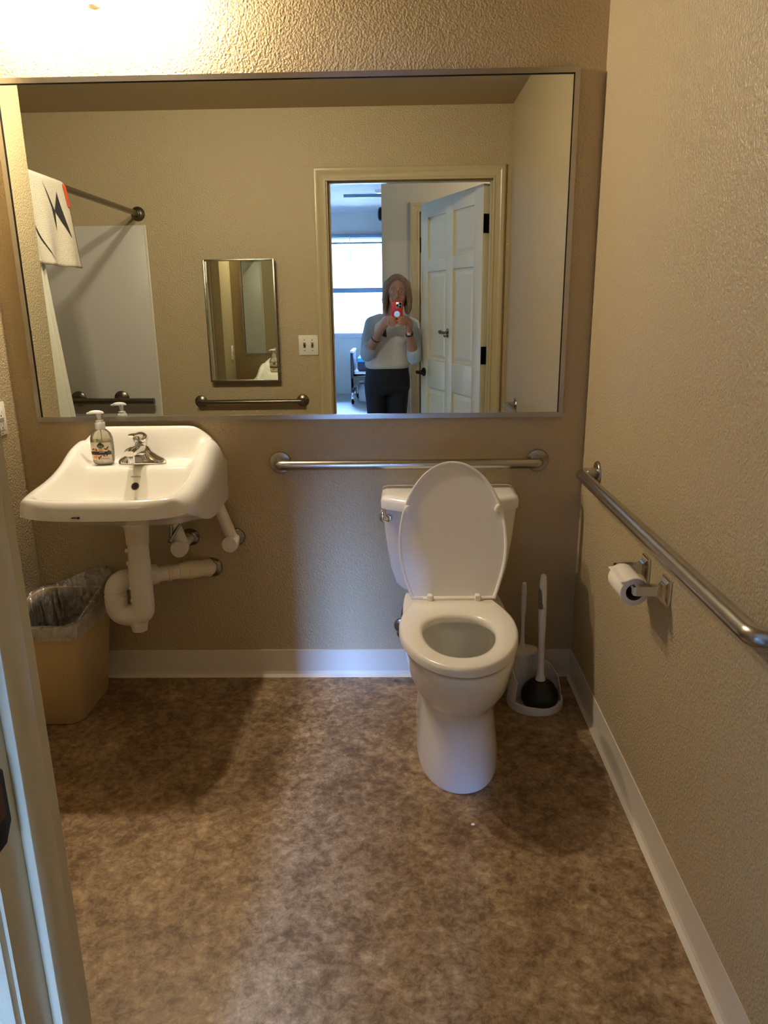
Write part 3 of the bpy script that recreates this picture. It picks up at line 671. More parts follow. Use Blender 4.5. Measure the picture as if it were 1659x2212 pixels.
vo = .352; p = bowl_at(SCX, vo); q = bowl_at(SCX, vo+.01); q2 = bowl_at(SCX, vo-.01); tn = (q-q2).normalized(); nn = Vector((1, 0, 0)).cross(tn); nn = nn if nn.z > 0 else -nn
part('overflow_hole', MB().lathe([(.0135, -.002), (.0135, .0008), (.011, .0012), (.0105, -.001)], p, nn, 24, cap0=True, cap1=True), 'aged_chrome', sink, 'round overflow hole')
part('overflow_dark', MB().lathe([(.0108, .0010), (.0, .0022)], p, nn, 24), 'dark', sink, 'dark overflow opening')
p2 = bowl_at(SCX, .325)
part('maker_mark', lettering('MANSFIELD', .0066, .0006, lambda x, y, d: p2 + Vector((1, 0, 0))*x - tn*y + nn*(d+.0003)), 'grey_print', sink, 'tiny printed maker name')
pdr = bowl_at(SCX, .60)
part('drain_ring', MB().lathe([(.024, -.002), (.024, .002), (.018, .003), (.016, .001), (.0, .001)], pdr, (0, 0, 1), 28), 'chrome', sink)
part('chip', MB().box((-.945, -.5615, .8015), (-.932, -.5540, .8040)).box((-.929, -.5620, .8000), (-.922, -.5540, .8050)), 'dark', sink, 'small dark chip under the front lip')

# faucet
FXc, FYc, FZc = -.884, -.108, .8695
fa = thing('faucet', 'chrome single-lever faucet on the sink deck', 'faucet', (FXc, FYc, FZc))
def stadium(hw, r, z, n=36, sx=1.0):
    out = []
    for k in range(n):
        a = 2*PI*k/n; c, s_ = math.cos(a), math.sin(a)
        out.append(Vector((FXc + math.copysign(abs(c)**.75, c)*hw, FYc + math.copysign(abs(s_)**.9, s_)*r, z)))
    return out
part('base_plate', MB().loft([stadium(.082, .026, FZc), stadium(.082, .026, FZc+.008), stadium(.076, .024, FZc+.016), stadium(.058, .023, FZc+.026), stadium(.036, .022, FZc+.042), stadium(.027, .022, FZc+.058), stadium(.018, .016, FZc+.062)]), 'chrome', fa, sharp=50)
spt = MB()
def rrect(c, t, w_, h, n=24):
    t = Vector(t).normalized(); up = Vector((1, 0, 0)).cross(t); up = up if up.z > 0 else -up
    return [Vector(c) + Vector((1, 0, 0))*math.copysign(abs(math.cos(2*PI*k/n))**.6, math.cos(2*PI*k/n))*w_ + up*math.copysign(abs(math.sin(2*PI*k/n))**.6, math.sin(2*PI*k/n))*h for k in range(n)]
spt.loft([rrect((FXc, FYc+.016, FZc+.040), (0, -1, .1), .022, .018), rrect((FXc, FYc-.02, FZc+.050), (0, -1, .1), .023, .018), rrect((FXc, FYc-.065, FZc+.056), (0, -1, .05), .021, .014), rrect((FXc, FYc-.102, FZc+.056), (0, -1, -.05), .020, .012), rrect((FXc, FYc-.116, FZc+.054), (0, -1, -.1), .016, .009)])
spo = part('spout', spt, 'chrome', fa, sharp=50)
part('aerator', MB().lathe([(.012, .012), (.012, -.016), (.010, -.018), (.0, -.016)], (FXc, FYc-.100, FZc+.038), (0, 0, 1), 24), 'chrome', spo)
part('handle', MB().ball((FXc, FYc+.004, FZc+.085), (.026, .028, .022)).loft([rrect((FXc, FYc-.012, FZc+.094), (0, -1, .35), .016, .010), rrect((FXc, FYc-.04, FZc+.104), (0, -1, .2), .013, .007), rrect((FXc, FYc-.075, FZc+.108), (0, -1, 0), .012, .005), rrect((FXc, FYc-.085, FZc+.106), (0, -1, -.3), .009, .004)]).lathe([(.02, 0), (.022, .02)], (FXc, FYc+.004, FZc+.056), (0, 0, 1), 24), 'chrome', fa, sharp=50)

# soap bottle
BX, BY, BZ = -1.012, -.118, .8695
so = thing('soap_bottle', 'clear pump bottle of hand soap beside the faucet', 'soap bottle', (BX, BY, BZ))
def brings(prof, inset=0.0, ky=.62):
    n = 40
    return [[Vector((BX + math.copysign(abs(math.cos(2*PI*k/n))**.85, math.cos(2*PI*k/n))*(r-inset), BY + math.copysign(abs(math.sin(2*PI*k/n))**.85, math.sin(2*PI*k/n))*(r-inset)*lerp(ky, 1, t), BZ+z)) for k in range(n)] for r, z, t in prof]
BP = [(.028, .001, .1), (.034, .005, .05), (.0365, .014, 0), (.0385, .05, 0), (.0385, .075, 0), (.037, .092, 0), (.031, .107, .2), (.022, .116, .7), (.0145, .121, 1), (.0145, .128, 1)]
part('bottle_body', MB().loft(brings(BP), True, False), 'bottle', so, sharp=60)
part('liquid_soap', MB().loft(brings(BP[:5]+[(.0378, .084, 0)], .0016), True, True), 'soap', so, sharp=60)
part('pump_collar', MB().lathe([(.0165, .121), (.0165, .141), (.0155, .143), (.0125, .143), (.0125, .151), (.0095, .152)], (BX, BY, BZ), n=28), 'white', so)
part('pump_head', MB().tube([(BX, BY, BZ+.148), (BX-.001, BY, BZ+.176)], [.0055, .008]).loft([[Vector((BX-.008+math.cos(2*PI*k/24)*r1, BY-.002+math.sin(2*PI*k/24)*.009*(r1/.027), BZ+z)) for k in range(24)] for r1, z in ((.022, .173), (.027, .175), (.024, .180), (.013, .1835), (.003, .1845))]).box((BX-.040, BY-.007, BZ+.171), (BX-.022, BY+.003, BZ+.177), .0025), 'white', so)
part('dip_tube', MB().cap((BX, BY, BZ+.006), .002, (BX, BY, BZ+.120), .002, 8), 'white_print', so)
def lab(x, z, d=0.0):
    # a point on the bottle's front: x across, z above its foot
    r = interp([(p_[1], p_[0]) for p_ in BP], z); c = max(-.98, min(.98, x/r)); cc = math.copysign(abs(c)**(1/.85), c)
    s_ = math.sqrt(max(0, 1-cc*cc)); return Vector((BX+x, BY - abs(s_)**.85*r*.62 - .0006 - d, BZ+z))
def sticker(nm, x0, x1, z0, z1, mat, d, lbl=None):
    return part(nm, MB().grid(lambda u, v: lab(lerp(x0, x1, u), lerp(z0, z1, v), d), 20, 6), mat, so, lbl)
sticker('paper_label', -.034, .034, .017, .078, 'label', 0, 'cream paper label')
sticker('label_band', -.034, .034, .0385, .0475, 'black_print', .0004)
sticker('label_stripe', -.034, .034, .0355, .0385, 'plum_print', .0004)
def blob(pts, d, mat, nm):
    cx_ = sum(p_[0] for p_ in pts)/len(pts); cz_ = sum(p_[1] for p_ in pts)/len(pts)
    part(nm, MB().add([lab(cx_, cz_, d)]+[lab(x, z, d) for x, z in pts], [(0, i+1, (i+1) % len(pts)+1) for i in range(len(pts))]), mat, so)
leafpts = [(.003+.0125*math.cos(a)*(1 if math.sin(a) < 0 else (1-.35*math.sin(a)**3)), .0655+.0095*math.sin(a)+(.004*math.sin(a)**5 if math.sin(a) > 0 else .002)) for a in [2*PI*k/28 for k in range(28)]]
blob(leafpts, .0005, 'leaf_green', 'leaf_logo')
for cx_, cz_, r in ((-.018, .028, .008), (-.004, .027, .006), (.003, .052, .008), (-.02, .050, .007), (.022, .055, .006)):
    blob([(cx_+r*(1+.22*math.cos(5*a))*math.cos(a), cz_+r*.7*(1+.22*math.cos(5*a))*math.sin(a)) for a in [2*PI*k/30 for k in range(30)]], .00035, 'orange_print', 'flower_print')
for cx_, cz_, an in ((-.024, .055, .3), (-.012, .053, 2.2), (.018, .056, -.4), (.025, .060, 1.0), (.0, .030, .7), (.012, .033, -.3), (.022, .035, 1.2), (-.006, .024, 1.6)):
    blob([(cx_+.0055*math.cos(a)*math.cos(an)-.0016*math.sin(a)*math.sin(an), cz_+.0055*math.cos(a)*math.sin(an)+.0016*math.sin(a)*math.cos(an)) for a in [2*PI*k/14 for k in range(14)]], .0006, 'black_print', 'leaf_print')
blob([(.028+.0045*math.cos(a), .044+.0075*math.sin(a)) for a in [2*PI*k/20 for k in range(20)]], .0009, 'leaf_green', 'badge_print')
for txt, sz, x, z, mt in (('seventh', .0055, .003, .0665, 'white_print'), ('generation', .0046, .003, .0620, 'white_print'), ('hand wash', .0042, .006, .0448, 'white_print'), ('12 FL OZ (354 mL)', .0040, .012, .0235, 'black_print')):
    part('lettering', lettering(txt, sz, .0003, lambda a, b_, d, x=x, z=z: lab(x+a, z+b_, .0007+d)), mt, so, smooth=False)

# ------------------------------------------------------------------ pipes under the sink
tp = thing('drain_trap', 'white insulated drain trap hanging under the sink', 'drain pipe', (-.89, -.2, .30))
TX, TY = -.886, -.232
ub = fillet([(TX, TY, .56), (TX-.002, TY, .362), (TX-.052, TY+.01, .352), (TX-.098, TY+.012, .362), (TX-.100, TY+.012, .412)], .042, 10)
part('tailpiece_cover', MB().tube([(TX+.004, TY, .655), (TX+.002, TY, .60), (TX, TY, .50)]+ub, [.034, .0345, .036]+[.0375]*len(ub), 28), 'pvc', tp, 'white insulated down-pipe with J bend')
part('top_collar', MB().tube([(TX+.004, TY, .690), (TX+.003, TY, .640), (TX+.002, TY, .618)], [.040, .038, .037], 28), 'tape', tp, 'loose cream collar')
part('cleanout_nub', MB().tube([(TX-.025, TY+.005, .345), (TX-.024, TY+.004, .316), (TX-.024, TY+.004, .300)], [.036, .028, .026], 24), 'pvc', tp)
for k in range(6): part('snap', MB().ball((TX-.031, TY-.021, .60-.045*k), (.006, .006, .007), 10, 8), 'pvc', tp)
el = fillet([(TX-.100, TY+.016, .400), (TX-.100, TY+.020, .474), (TX+.02, TY+.105, .470)], .05, 12)
part('elbow_cover', MB().tube(el, .0365, 26), 'pvc', tp, 'white insulated elbow')
part('elbow_band', MB().tube([(TX-.100, TY+.016, .405), (TX-.100, TY+.0165, .425)], .0385, 26), 'pvc', tp)
part('zip_tie', MB().tube([(TX-.100, TY+.0175, .437), (TX-.100, TY+.0178, .442)], .0374, 26), 'tape', tp, 'tan zip tie')
ap = [(TX-.02, TY+.075, .471), (TX+.06, TY+.13, .466), (TX+.11, TY+.165, .462), (TX+.165, TY+.205, .456), (TX+.186, -.004, .449)]
part('waste_arm', MB().tube(ap, [.027, .027, .027, .027, .026], 24), 'pvc', tp, 'white arm to the wall')
def along(t):
    k = min(int(t*(len(ap)-1)), len(ap)-2); f_ = t*(len(ap)-1)-k; return Vector(ap[k]).lerp(Vector(ap[k+1]), f_)
for t0, t1, r0, r1 in ((.22, .26, .031, .031), (.36, .54, .029, .033), (.50, .70, .0345, .031), (.66, .90, .030, .0345)):
    part('tape_wrap', MB().tube([along(lerp(t0, t1, k/4)) for k in range(5)], [lerp(r0, r1, k/4) for k in range(5)], 20), 'tape', tp, 'cream tape wrap')
part('escutcheon', MB().lathe([(.038, 0), (.037, .004), (.031, .011), (.027, .013)], (-.699, 0, .449), (0, -1, 0), 30), 'aged_chrome', tp, 'chrome wall flange')
part('pop_up_linkage', MB().tube([(-.795, -.13, .70), (-.80, -.14, .60)], .005, 10).tube([(-.802, -.145, .600), (-.77, -.11, .655), (-.74, -.09, .70)], .0055, 10).ball((-.802, -.143, .598), .009, 12, 8), 'aged_chrome', tp, 'dark pop-up drain linkage')
def supply(label, sx, sy, top, capr=.026, esc=True):
    t = thing('supply_valve', label, 'supply valve', (sx, sy, .53))
    pth = fillet([Vector(top), Vector((sx+.006, sy+.046, .566)), Vector((sx+.001, sy+.014, .560))], .03, 8)
    b = MB().tube(pth, [lerp(.0205, .0275, min(1, k_/(len(pth)-4))) for k_ in range(len(pth))], 22)
    part('valve_cover', b.tube([(sx+.006, sy+.05, .565), (sx+.01, -.004, .567)], .017, 18), 'pvc', t, 'white insulated valve cover')
    part('end_cap', MB().lathe([(capr, -.02), (capr+.0015, .0), (capr, .004), (0, .0045)], (sx, sy+.012, .560), (-.12, -1, .05), 28), 'drywall', t, 'round white end cap')
    part('escutcheon', MB().lathe([(.033, 0), (.032, .004), (.022, .012), (.018, .013)], (sx+.01, 0, .567), (0, -1, 0), 28), 'aged_chrome', t, 'chrome wall flange')
supply('insulated water valve under the sink beside the drain trap', -.782, -.135, (-.806, -.12, .712), .0285)
supply('insulated water valve under the right side of the sink', -.612, -.085, (-.652, -.060, .722), .0275)

# ------------------------------------------------------------------ wastebasket and liner
def rbox(x0, x1, y0, y1, z, r, n=6):
    out = []
    for cx_, cy_, a0 in ((x1-r, y1-r, 0), (x0+r, y1-r, 90), (x0+r, y0+r, 180), (x1-r, y0+r, 270)):
        for k in range(n+1):
            a = math.radians(a0+90*k/n); out.append(Vector((cx_+r*math.cos(a), cy_+r*math.sin(a), z)))
    return out
wb = thing('wastebasket', 'beige plastic wastebasket on the floor under the sink corner', 'wastebasket', (-1.21, -.205, 0))
o0 = lambda e, z, r: rbox(lerp(-1.300, -1.338, z/.385)-e, lerp(-1.103, -1.066, z/.385)+e, lerp(-.352, -.398, z/.385)-e, lerp(-.066, -.024, z/.385)+e, z, r)
part('bin_body', MB().loft([o0(-.006, .001, .045), o0(0, .006, .05), o0(0, .36, .055), o0(-.003, .36, .052), o0(-.004, .02, .046)], True, True), 'bin', wb, sharp=50)
part('bin_rim', MB().loft([o0(.001, .352, .055), o0(.007, .356, .06), o0(.009, .372, .06), o0(.004, .384, .056), o0(-.004, .382, .05), o0(-.005, .352, .05), o0(.001, .352, .055)], False, False), 'bin', wb, sharp=50)
part('rim_lug', box((-1.205, -.404, .335), (-1.198, -.394, .352), .002), 'bin', wb)
rb = random.Random(3)
def bagring(e, z, r, jit, fluff=0.0):
    ring = rbox(-1.338-e, -1.066+e, -.398-e, -.024+e, z, r, 12); n = len(ring); out = []
    for k, p_ in enumerate(ring):
        ang = 2*PI*k/n
        q_ = Vector(p_); c = Vector((-1.20, -.21, z)); dr = (q_-c); dr.z = 0; dr.normalize()
        ph = math.sin(k*1.9)*.5+math.sin(k*3.7+1)*.5
        q_ += dr*jit*ph; q_.z += fluff*max(0, 1-((q_-Vector((-1.13, -.05, q_.z))).length/.17)**2) + jit*.5*math.sin(k*2.3)
        out.append(q_)
    return out
bag = MB().loft([bagring(.0125, .342, .06, .004, -.02), bagring(.0125, .352, .06, .002, -.01), bagring(.0125, .362, .06, .0015), bagring(.0125, .384, .06, .001, .040), bagring(.006, .391, .055, .002, .075), bagring(-.008, .389, .05, .003, .062), bagring(-.014, .35, .05, .007), bagring(-.022, .27, .05, .012), bagring(-.035, .16, .05, .015), bagring(-.05, .07, .05, .012), bagring(-.06, .035, .05, .006)], False, True)
solo('bin_liner', bag, 'bag', 'clear crumpled plastic liner folded over the wastebasket rim', 'bin liner', sharp=70)

# ------------------------------------------------------------------ toilet
TC = .178
tl = thing('toilet', 'white two-piece toilet with seat lid raised against the tank', 'toilet', (TC, -.4, 0))
def egg(z, yf, yb, hw, nb=3.2, n=56, yc=None):
    yc = yc if yc is not None else lerp(yf, yb, .42); out = []
    for k in range(n):
        a = 2*PI*k/n; c, s_ = math.cos(a), math.sin(a)
        if s_ <= 0: x = hw*math.copysign(abs(c)**.92, c); y = yc + (yc-yf)*math.copysign(abs(s_)**.92, s_)
        else: e = 2/nb; x = hw*math.copysign(abs(c)**e, c); y = yc + (yb-yc)*abs(s_)**e
        out.append(Vector((TC+x, y, z)))
    return out
part('bowl', MB().loft([
    egg(.001, -.723, -.12, .128, 4), egg(.02, -.724, -.12, .129, 4), egg(.06, -.718, -.12, .125, 4), egg(.12, -.706, -.12, .119, 4), egg(.18, -.690, -.12, .113, 4), egg(.212, -.688, -.11, .112, 4),
    egg(.235, -.700, -.10, .121, 4), egg(.262, -.732, -.09, .138, 4), egg(.30, -.766, -.06, .153, 4), egg(.345, -.789, -.04, .164, 4), egg(.385, -.799, -.03, .170, 4), egg(.405, -.800, -.03, .171, 4), egg(.411, -.794, -.032, .167, 4),
    egg(.411, -.728, -.352, .118, 2.4, yc=-.54), egg(.398, -.716, -.360, .112, 2.4, yc=-.54), egg(.378, -.736, -.345, .125, 2.4, yc=-.54), egg(.33, -.700, -.35, .115, 2.4, yc=-.52), egg(.26, -.635, -.37, .085, 2.2, yc=-.49), egg(.20, -.545, -.39, .055, 2, yc=-.46), egg(.17, -.50, -.41, .035, 2, yc=-.455)]), 'porcelain', tl, sharp=60)
part('bowl_water', MB().lathe([(.0, 0), (.072, 0)], (TC, -.475, .243), (0, 0, 1), 32), 'water', tl, 'water in the bowl', smooth=False)
def tank_ring(z, hw, yf, yb, ch, n=5):
    pts = [(-hw, yb), (-hw, yf+ch*.62), (-hw+ch*.95, yf), (hw-ch*.95, yf), (hw, yf+ch*.62), (hw, yb)]
    P_ = fillet([Vector((TC-.008+x, y, z)) for x, y in pts[-1:]+pts+pts[:1]][1:-1], .03, n) if False else None
    q_ = [Vector((TC-.008+x, y, z)) for x, y in pts]; out = []
    N_ = len(q_)
    for k in range(N_):
        a, b, c = q_[k-1], q_[k], q_[(k+1) % N_]; rr = .012 if k in (0, N_-1) else .030
        fl = fillet([a, b, c], rr, n); out += fl[1:-1]
    return out
part('tank', MB().loft([tank_ring(.405, .135, -.185, -.03, .07), tank_ring(.418, .165, -.200, -.024, .08), tank_ring(.445, .188, -.208, -.020, .085), tank_ring(.50, .203, -.212, -.018, .085), tank_ring(.60, .217, -.216, -.016, .085), tank_ring(.716, .228, -.220, -.014, .085)]), 'porcelain', tl, sharp=50)
part('tank_lid', MB().loft([tank_ring(.7165, .226, -.222, -.013, .085), tank_ring(.719, .233, -.229, -.010, .085), tank_ring(.745, .234, -.230, -.009, .085), tank_ring(.758, .229, -.225, -.011, .085), tank_ring(.763, .214, -.210, -.018, .08)]), 'porcelain', tl, sharp=50)
part('flush_lever', MB().lathe([(.012, -.004), (.012, .012), (.008, .014)], (-.036, -.187, .690), (-.45, -1, 0), 20).tube([(-.041, -.203, .690), (-.050, -.206, .693), (-.058, -.200, .712)], [.008, .010, .006], 14).ball((-.057, -.205, .700), (.011, .006, .022), 16, 10), 'chrome', tl, 'chrome flush lever')
part('tank_bolt', MB().cap((.035, -.10, .375), .009, (.035, -.10, .41), .009, 12).cap((.33, -.10, .375), .009, (.33, -.10, .41), .009, 12), 'aged_chrome', tl)
# seat ring
HY, HZ = -.322, .440
def seat_out(s_, L=.470, hw=.180, h0=.150):
    # half width of the seat outline at distance s_ from the hinge
    sm_ = .40*L
    if s_ < sm_: return lerp(h0, hw, math.sin(PI/2*s_/sm_))
    return hw*math.sqrt(max(0, 1-((s_-sm_)/(L-sm_))**2.0))
def seat_loop(L, hw, h0, n=24):
    R_ = []; 
    for k in range(n+1):
        t = k/n; s_ = L*(1-math.cos(t*PI/2*1.0)) if False else L*math.sin(t*PI/2); R_.append((seat_out(s_, L, hw, h0), s_))
    return R_ + [(-a, b) for a, b in R_[::-1][1:]]
def ring3(loop, z, ins=0.0, yofs=0.0):
    return [Vector((TC-.004+x*(1-ins), HY-yofs-s_*(1-ins*.6)-ins*.1, z)) for x, s_ in loop]
so_ = seat_loop(.482, .179, .132)
def inner_loop(n=len(so_)):
    out = []
    for x, s_ in so_:
        pass
    return out
# inner opening follows the same number of points as the outer loop
def open_loop(z, k=1.0):
    out = []; n = len(so_)
    for i in range(n):
        a = PI*i/(n-1)            # 0 at the right hinge, pi at the left hinge
        # wrap a closed egg: start at back right, run along the front, end at back left
        ang = PI/2*.98 - a*1.98*1.0
        c, s_ = math.cos(ang), math.sin(ang)
        yc = -.548; hw_ = .107*k
        y = yc + (s_*.105*k if s_ > 0 else s_*.172*k); x = hw_*math.copysign(abs(c)**.9, c)
        out.append(Vector((TC-.004+x, y, z)))
    return out
sr = MB()
L0 = ring3(so_, .420); L1 = ring3(so_, .436); L2 = ring3(so_, .4455, .022); L3 = ring3(so_, .448, .06)
I0 = open_loop(.446, 1.12); I1 = open_loop(.440, 1.03); I2 = open_loop(.430, 1.0); I3 = open_loop(.420, 1.02)
rings = [L0, L1, L2, L3, I0, I1, I2, I3, L0]
n_ = len(so_); vv = [p_ for r in rings[:-1] for p_ in r]; ff = []
for a in range(8):
    b_ = (a+1) % 8
    for j in range(n_-1): ff.append((a*n_+j, a*n_+j+1, b_*n_+j+1, b_*n_+j))
    ff.append((a*n_+n_-1, a*n_, b_*n_, b_*n_+n_-1))
sr.add(vv, ff)
seat_o = part('seat', sr, 'seat', tl, 'white seat ring', sharp=55)
for x_, y_ in ((-.135, -.46), (.135, -.46), (-.10, -.70), (.10, -.70)):
    part('seat_bumper', box((TC+x_-.012, y_-.018, .4105), (TC+x_+.012, y_+.018, .4205), .002), 'seat', tl)
# raised lid
LD = Vector((0, .258, .966)).normalized(); LN = Vector((0, -LD.z, LD.y))
lo_ = seat_loop(.452, .179, .138)
def lid3(x, s_, d): return Vector((TC-.004+x, HY, HZ+.004)) + LD*s_ + LN*d
def lidring(ins, d):
    return [lid3(x*(1-ins/.17), .005+(s_-.2)*(1-ins/.22)+.2, d) for x, s_ in lo_]
lr = [lidring(.034, -.022), lidring(.012, -.020), lidring(.002, -.012), lidring(0, -.001), lidring(.0, .006), lidring(.0035, .0075), lidring(.0075, .006), lidring(.010, .001), lidring(.016, .0005)]
part('seat_lid', MB().loft(lr, True, True), 'lidm', tl, 'raised seat lid', sharp=40)
for x, s_ in ((-.148, .300), (.148, .300)): part('lid_bumper', MB().ball(lid3(x, s_, .004), (.011, .008, .015), 14, 10), 'seat', tl)
part('hinge_bar', MB().box((TC-.105, HY-.010, .440), (TC+.097, HY+.012, .456), .004), 'seat', tl)
for x in (-.082, .074): part('hinge', MB().box((TC+x-.008, HY-.016, .436), (TC+x+.010, HY+.016, .466), .004), 'seat', tl)
ts = thing('toilet_supply_valve', 'chrome water valve on the wall behind the left of the toilet', 'supply valve', (.0, 0, .18))
part('valve', MB().lathe([(.03, 0), (.028, .008), (.012, .012), (.011, .06)], (.005, 0, .21), (0, -1, 0), 24).ball((.005, -.075, .21), (.02, .013, .016), 16, 10), 'aged_chrome', ts)
part('supply_hose', MB().tube(fillet([(.005, -.05, .21), (.01, -.06, .30), (.05, -.10, .36), (.05, -.10, .405)], .03), .006, 12), 'aged_chrome', ts)

# ------------------------------------------------------------------ brush and plunger set
PX, PY = .494, -.222
cd_ = thing('plunger_caddy', 'white plastic caddy for brush and plunger beside the toilet', 'toilet brush holder', (.47, -.2, 0))
def oval(cx_, cy_, rx, ry, z, n=40, rot=0.0):
    return [Vector((cx_+rx*math.cos(2*PI*k/n)*math.cos(rot)-ry*math.sin(2*PI*k/n)*math.sin(rot), cy_+rx*math.cos(2*PI*k/n)*math.sin(rot)+ry*math.sin(2*PI*k/n)*math.cos(rot), z)) for k in range(n)]
KX, KY, KR = .478, -.210, .42
part('tray', MB().loft([oval(KX, KY, .098, .092, .001), oval(KX, KY, .100, .094, .010), oval(KX, KY, .098, .092, .030), oval(KX, KY, .091, .085, .031), oval(KX, KY, .089, .083, .008)], True, True), 'white', cd_)
hs = MB()
def wall_pt(t, h, th):
    # housing wraps behind the plunger from front-left round the back to the right
    a = math.radians(lerp(215, 5, t)); zt = interp([(0, .105), (.18, .150), (.35, .178), (.55, .178), (.75, .135), (1.0, .095)], t)
    r = lerp(.0985, .086, h)-th; return Vector((KX+r*math.cos(a), KY+.002+r*.93*math.sin(a), lerp(.020, zt, h)))
nt_, nh_ = 40, 10
for th in (0, .003):
    hs.grid(lambda u, v: wall_pt(u, v, th), nt_, nh_)
gs = (nt_+1)*(nh_+1)
for i in range(nt_):
    a, b_ = i*(nh_+1)+nh_, (i+1)*(nh_+1)+nh_; hs.f.append((a, b_, b_+gs, a+gs))
for j in range(nh_):
    for i in (0, nt_): a = i*(nh_+1)+j; hs.f.append((a, a+1, a+1+gs, a+gs))
part('housing', hs, 'white', cd_, sharp=60)
part('brush_canister', MB().loft([oval(.432, -.150, .038, .036, .012), oval(.432, -.150, .040, .038, .10), oval(.434, -.152, .043, .040, .172), oval(.438, -.156, .055, .042, .182), oval(.440, -.158, .050, .038, .190), oval(.436, -.154, .02, .018, .196)]), 'white', cd_, sharp=50)
br = thing('toilet_brush', 'white toilet brush handle rising from the caddy', 'toilet brush', (.437, -.15, .19))
part('brush_handle', MB().tube([(.437, -.150, .192), (.437, -.150, .205), (.4375, -.1495, .23), (.437, -.148, .30), (.4365, -.147, .345), (.4365, -.146, .41), (.4365, -.146, .434), (.4365, -.146, .437)], [.013, .009, .0068, .0062, .0095, .0092, .0072, .004], 18), 'white', br)
pg = thing('plunger', 'black rubber plunger with white handle and grey grip', 'plunger', (PX, PY, .01))
part('rubber_cup', MB().lathe([(.040, .012), (.058, .018), (.064, .032), (.066, .048), (.062, .066), (.052, .084), (.036, .100), (.020, .108), (.012, .110)], (PX-.004, PY-.014, 0), (0, 0, 1), 40), 'rubber', pg, 'black rubber cup')
hp = Vector((PX-.004, PY-.014, 0))
part('handle', MB().tube([hp+Vector((0, 0, .104)), hp+Vector((0, 0, .112)), hp+Vector((0, .001, .13)), hp+Vector((0, .002, .18)), hp+Vector((-.001, .003, .25)), hp+Vector((-.002, .005, .33)), hp+Vector((-.003, .006, .375)), hp+Vector((-.004, .008, .46)), hp+Vector((-.004, .009, .492)), hp+Vector((-.004, .009, .498))], [.019, .0175, .0125, .0105, .0110, .0130, .0135, .0125, .0095, .005], 22), 'white', pg)
part('grip', MB().tube([hp+Vector((-.003, .0065, .376)), hp+Vector((-.0055, .0068, .39)), hp+Vector((-.0075, .008, .44)), hp+Vector((-.0075, .009, .466))], [.0140, .0138, .0118, .006], 20), 'grey', pg, 'grey soft grip')

# ------------------------------------------------------------------ toilet paper holder and roll
th_ = thing('toilet_paper_holder', 'chrome two-post toilet paper holder on the right wall', 'paper holder', (XRw(-.83), -.83, .714))
AX = .568
for y in (-.764, -.922):
    xw = XRw(y); z = .716; sq = lambda x, h, w_: [Vector((x, y-w_, z-h)), Vector((x, y+w_, z-h)), Vector((x, y+w_, z+h)), Vector((x, y-w_, z+h))]
    part('post', MB().loft([sq(xw, .031, .026), sq(xw-.006, .031, .026), sq(xw-.008, .028, .023), sq(xw-.012, .019, .016), sq(xw-.018, .0145, .0115), sq(xw-.028, .0120, .0095), sq(AX-.006, .0115, .009), sq(AX-.012, .010, .0075)]), 'chrome', th_, smooth=False)
part('roller', MB().tube([(AX+.002, -.772, .714), (AX+.002, -.914, .714)], .008, 16), 'white', th_)
RXc, RZc, RYa, RYb = AX+.002, .700, -.786, -.896
tr_ = thing('toilet_paper_roll', 'small white toilet paper roll on the chrome holder', 'toilet paper', (RXc, (RYa+RYb)/2, RZc-.034))
part('paper', MB().lathe([(.021, 0), (.0335, 0), (.0345, .001), (.0345, RYa-RYb-.001), (.0335, RYa-RYb), (.021, RYa-RYb)], (RXc, RYb, RZc), (0, 1, 0), 48, False, False), 'paper', tr_, sharp=50)
part('core', MB().lathe([(.0212, 0), (.0212, RYa-RYb), (.0200, RYa-RYb), (.0200, 0), (.0212, 0)], (RXc, RYb, RZc), (0, 1, 0), 40, False, False), 'card', tr_, 'brown cardboard core')
def sheet_pt(u, v, d=0):
    a = lerp(math.radians(35), math.radians(148), v); r = .0352 + .006*max(0, (v-.86)/.14)+d
    return Vector((RXc+r*math.cos(a), lerp(RYa+.002, RYb-.001, u), RZc+r*math.sin(a)+.004*max(0, (v-.8)/.2)))
lf = part('loose_sheet', MB().grid(sheet_pt, 10, 24), 'paper', tr_); md = lf.modifiers.new('t', 'SOLIDIFY'); md.thickness = .0006
solo('paper_scrap', MB().ball((.1956, -.857, .003), (.006, .004, .003), 8, 6), 'paper', 'tiny white paper scrap on the floor before the toilet', 'paper scrap')

# ------------------------------------------------------------------ person holding the phone (seen in the mirror)
person = thing('person', 'person in cream and blue sweater photographing with a red phone', 'person', (-.08, -2.90, 0))
HC = Vector((-.006, -2.895, 1.470))
B = MB()
B.ball(HC+Vector((0, -.008, .022)), (.074, .092, .094)).ball(HC+Vector((0, .022, -.035)), (.058, .066, .080)).ball(HC+Vector((0, .050, -.090)), (.030, .030, .022))   # skull, jaw, chin
B.ball(HC+Vector((-.034, .060, -.040)), (.022, .020, .022)).ball(HC+Vector((.034, .060, -.040)), (.022, .020, .022))                                                 # cheeks
B.cap(HC+Vector((0, .085, .008)), .0075, HC+Vector((0, .101, -.030)), .0105).ball(HC+Vector((-.010, .092, -.034)), .007).ball(HC+Vector((.010, .092, -.034)), .007)    # nose
B.cap(HC+Vector((-.042, .072, .022)), .008, HC+Vector((-.012, .083, .024)), .009).cap(HC+Vector((.042, .072, .022)), .008, HC+Vector((.012, .083, .024)), .009)        # brow
B.ball(HC+Vector((-.076, -.005, -.012)), (.008, .016, .028)).ball(HC+Vector((.076, -.005, -.012)), (.008, .016, .028))                                                # ears
B.cap(HC+Vector((-.008, -.012, -.07)), .050, (-.030, -2.905, 1.29), .056)                                                                                              # neck
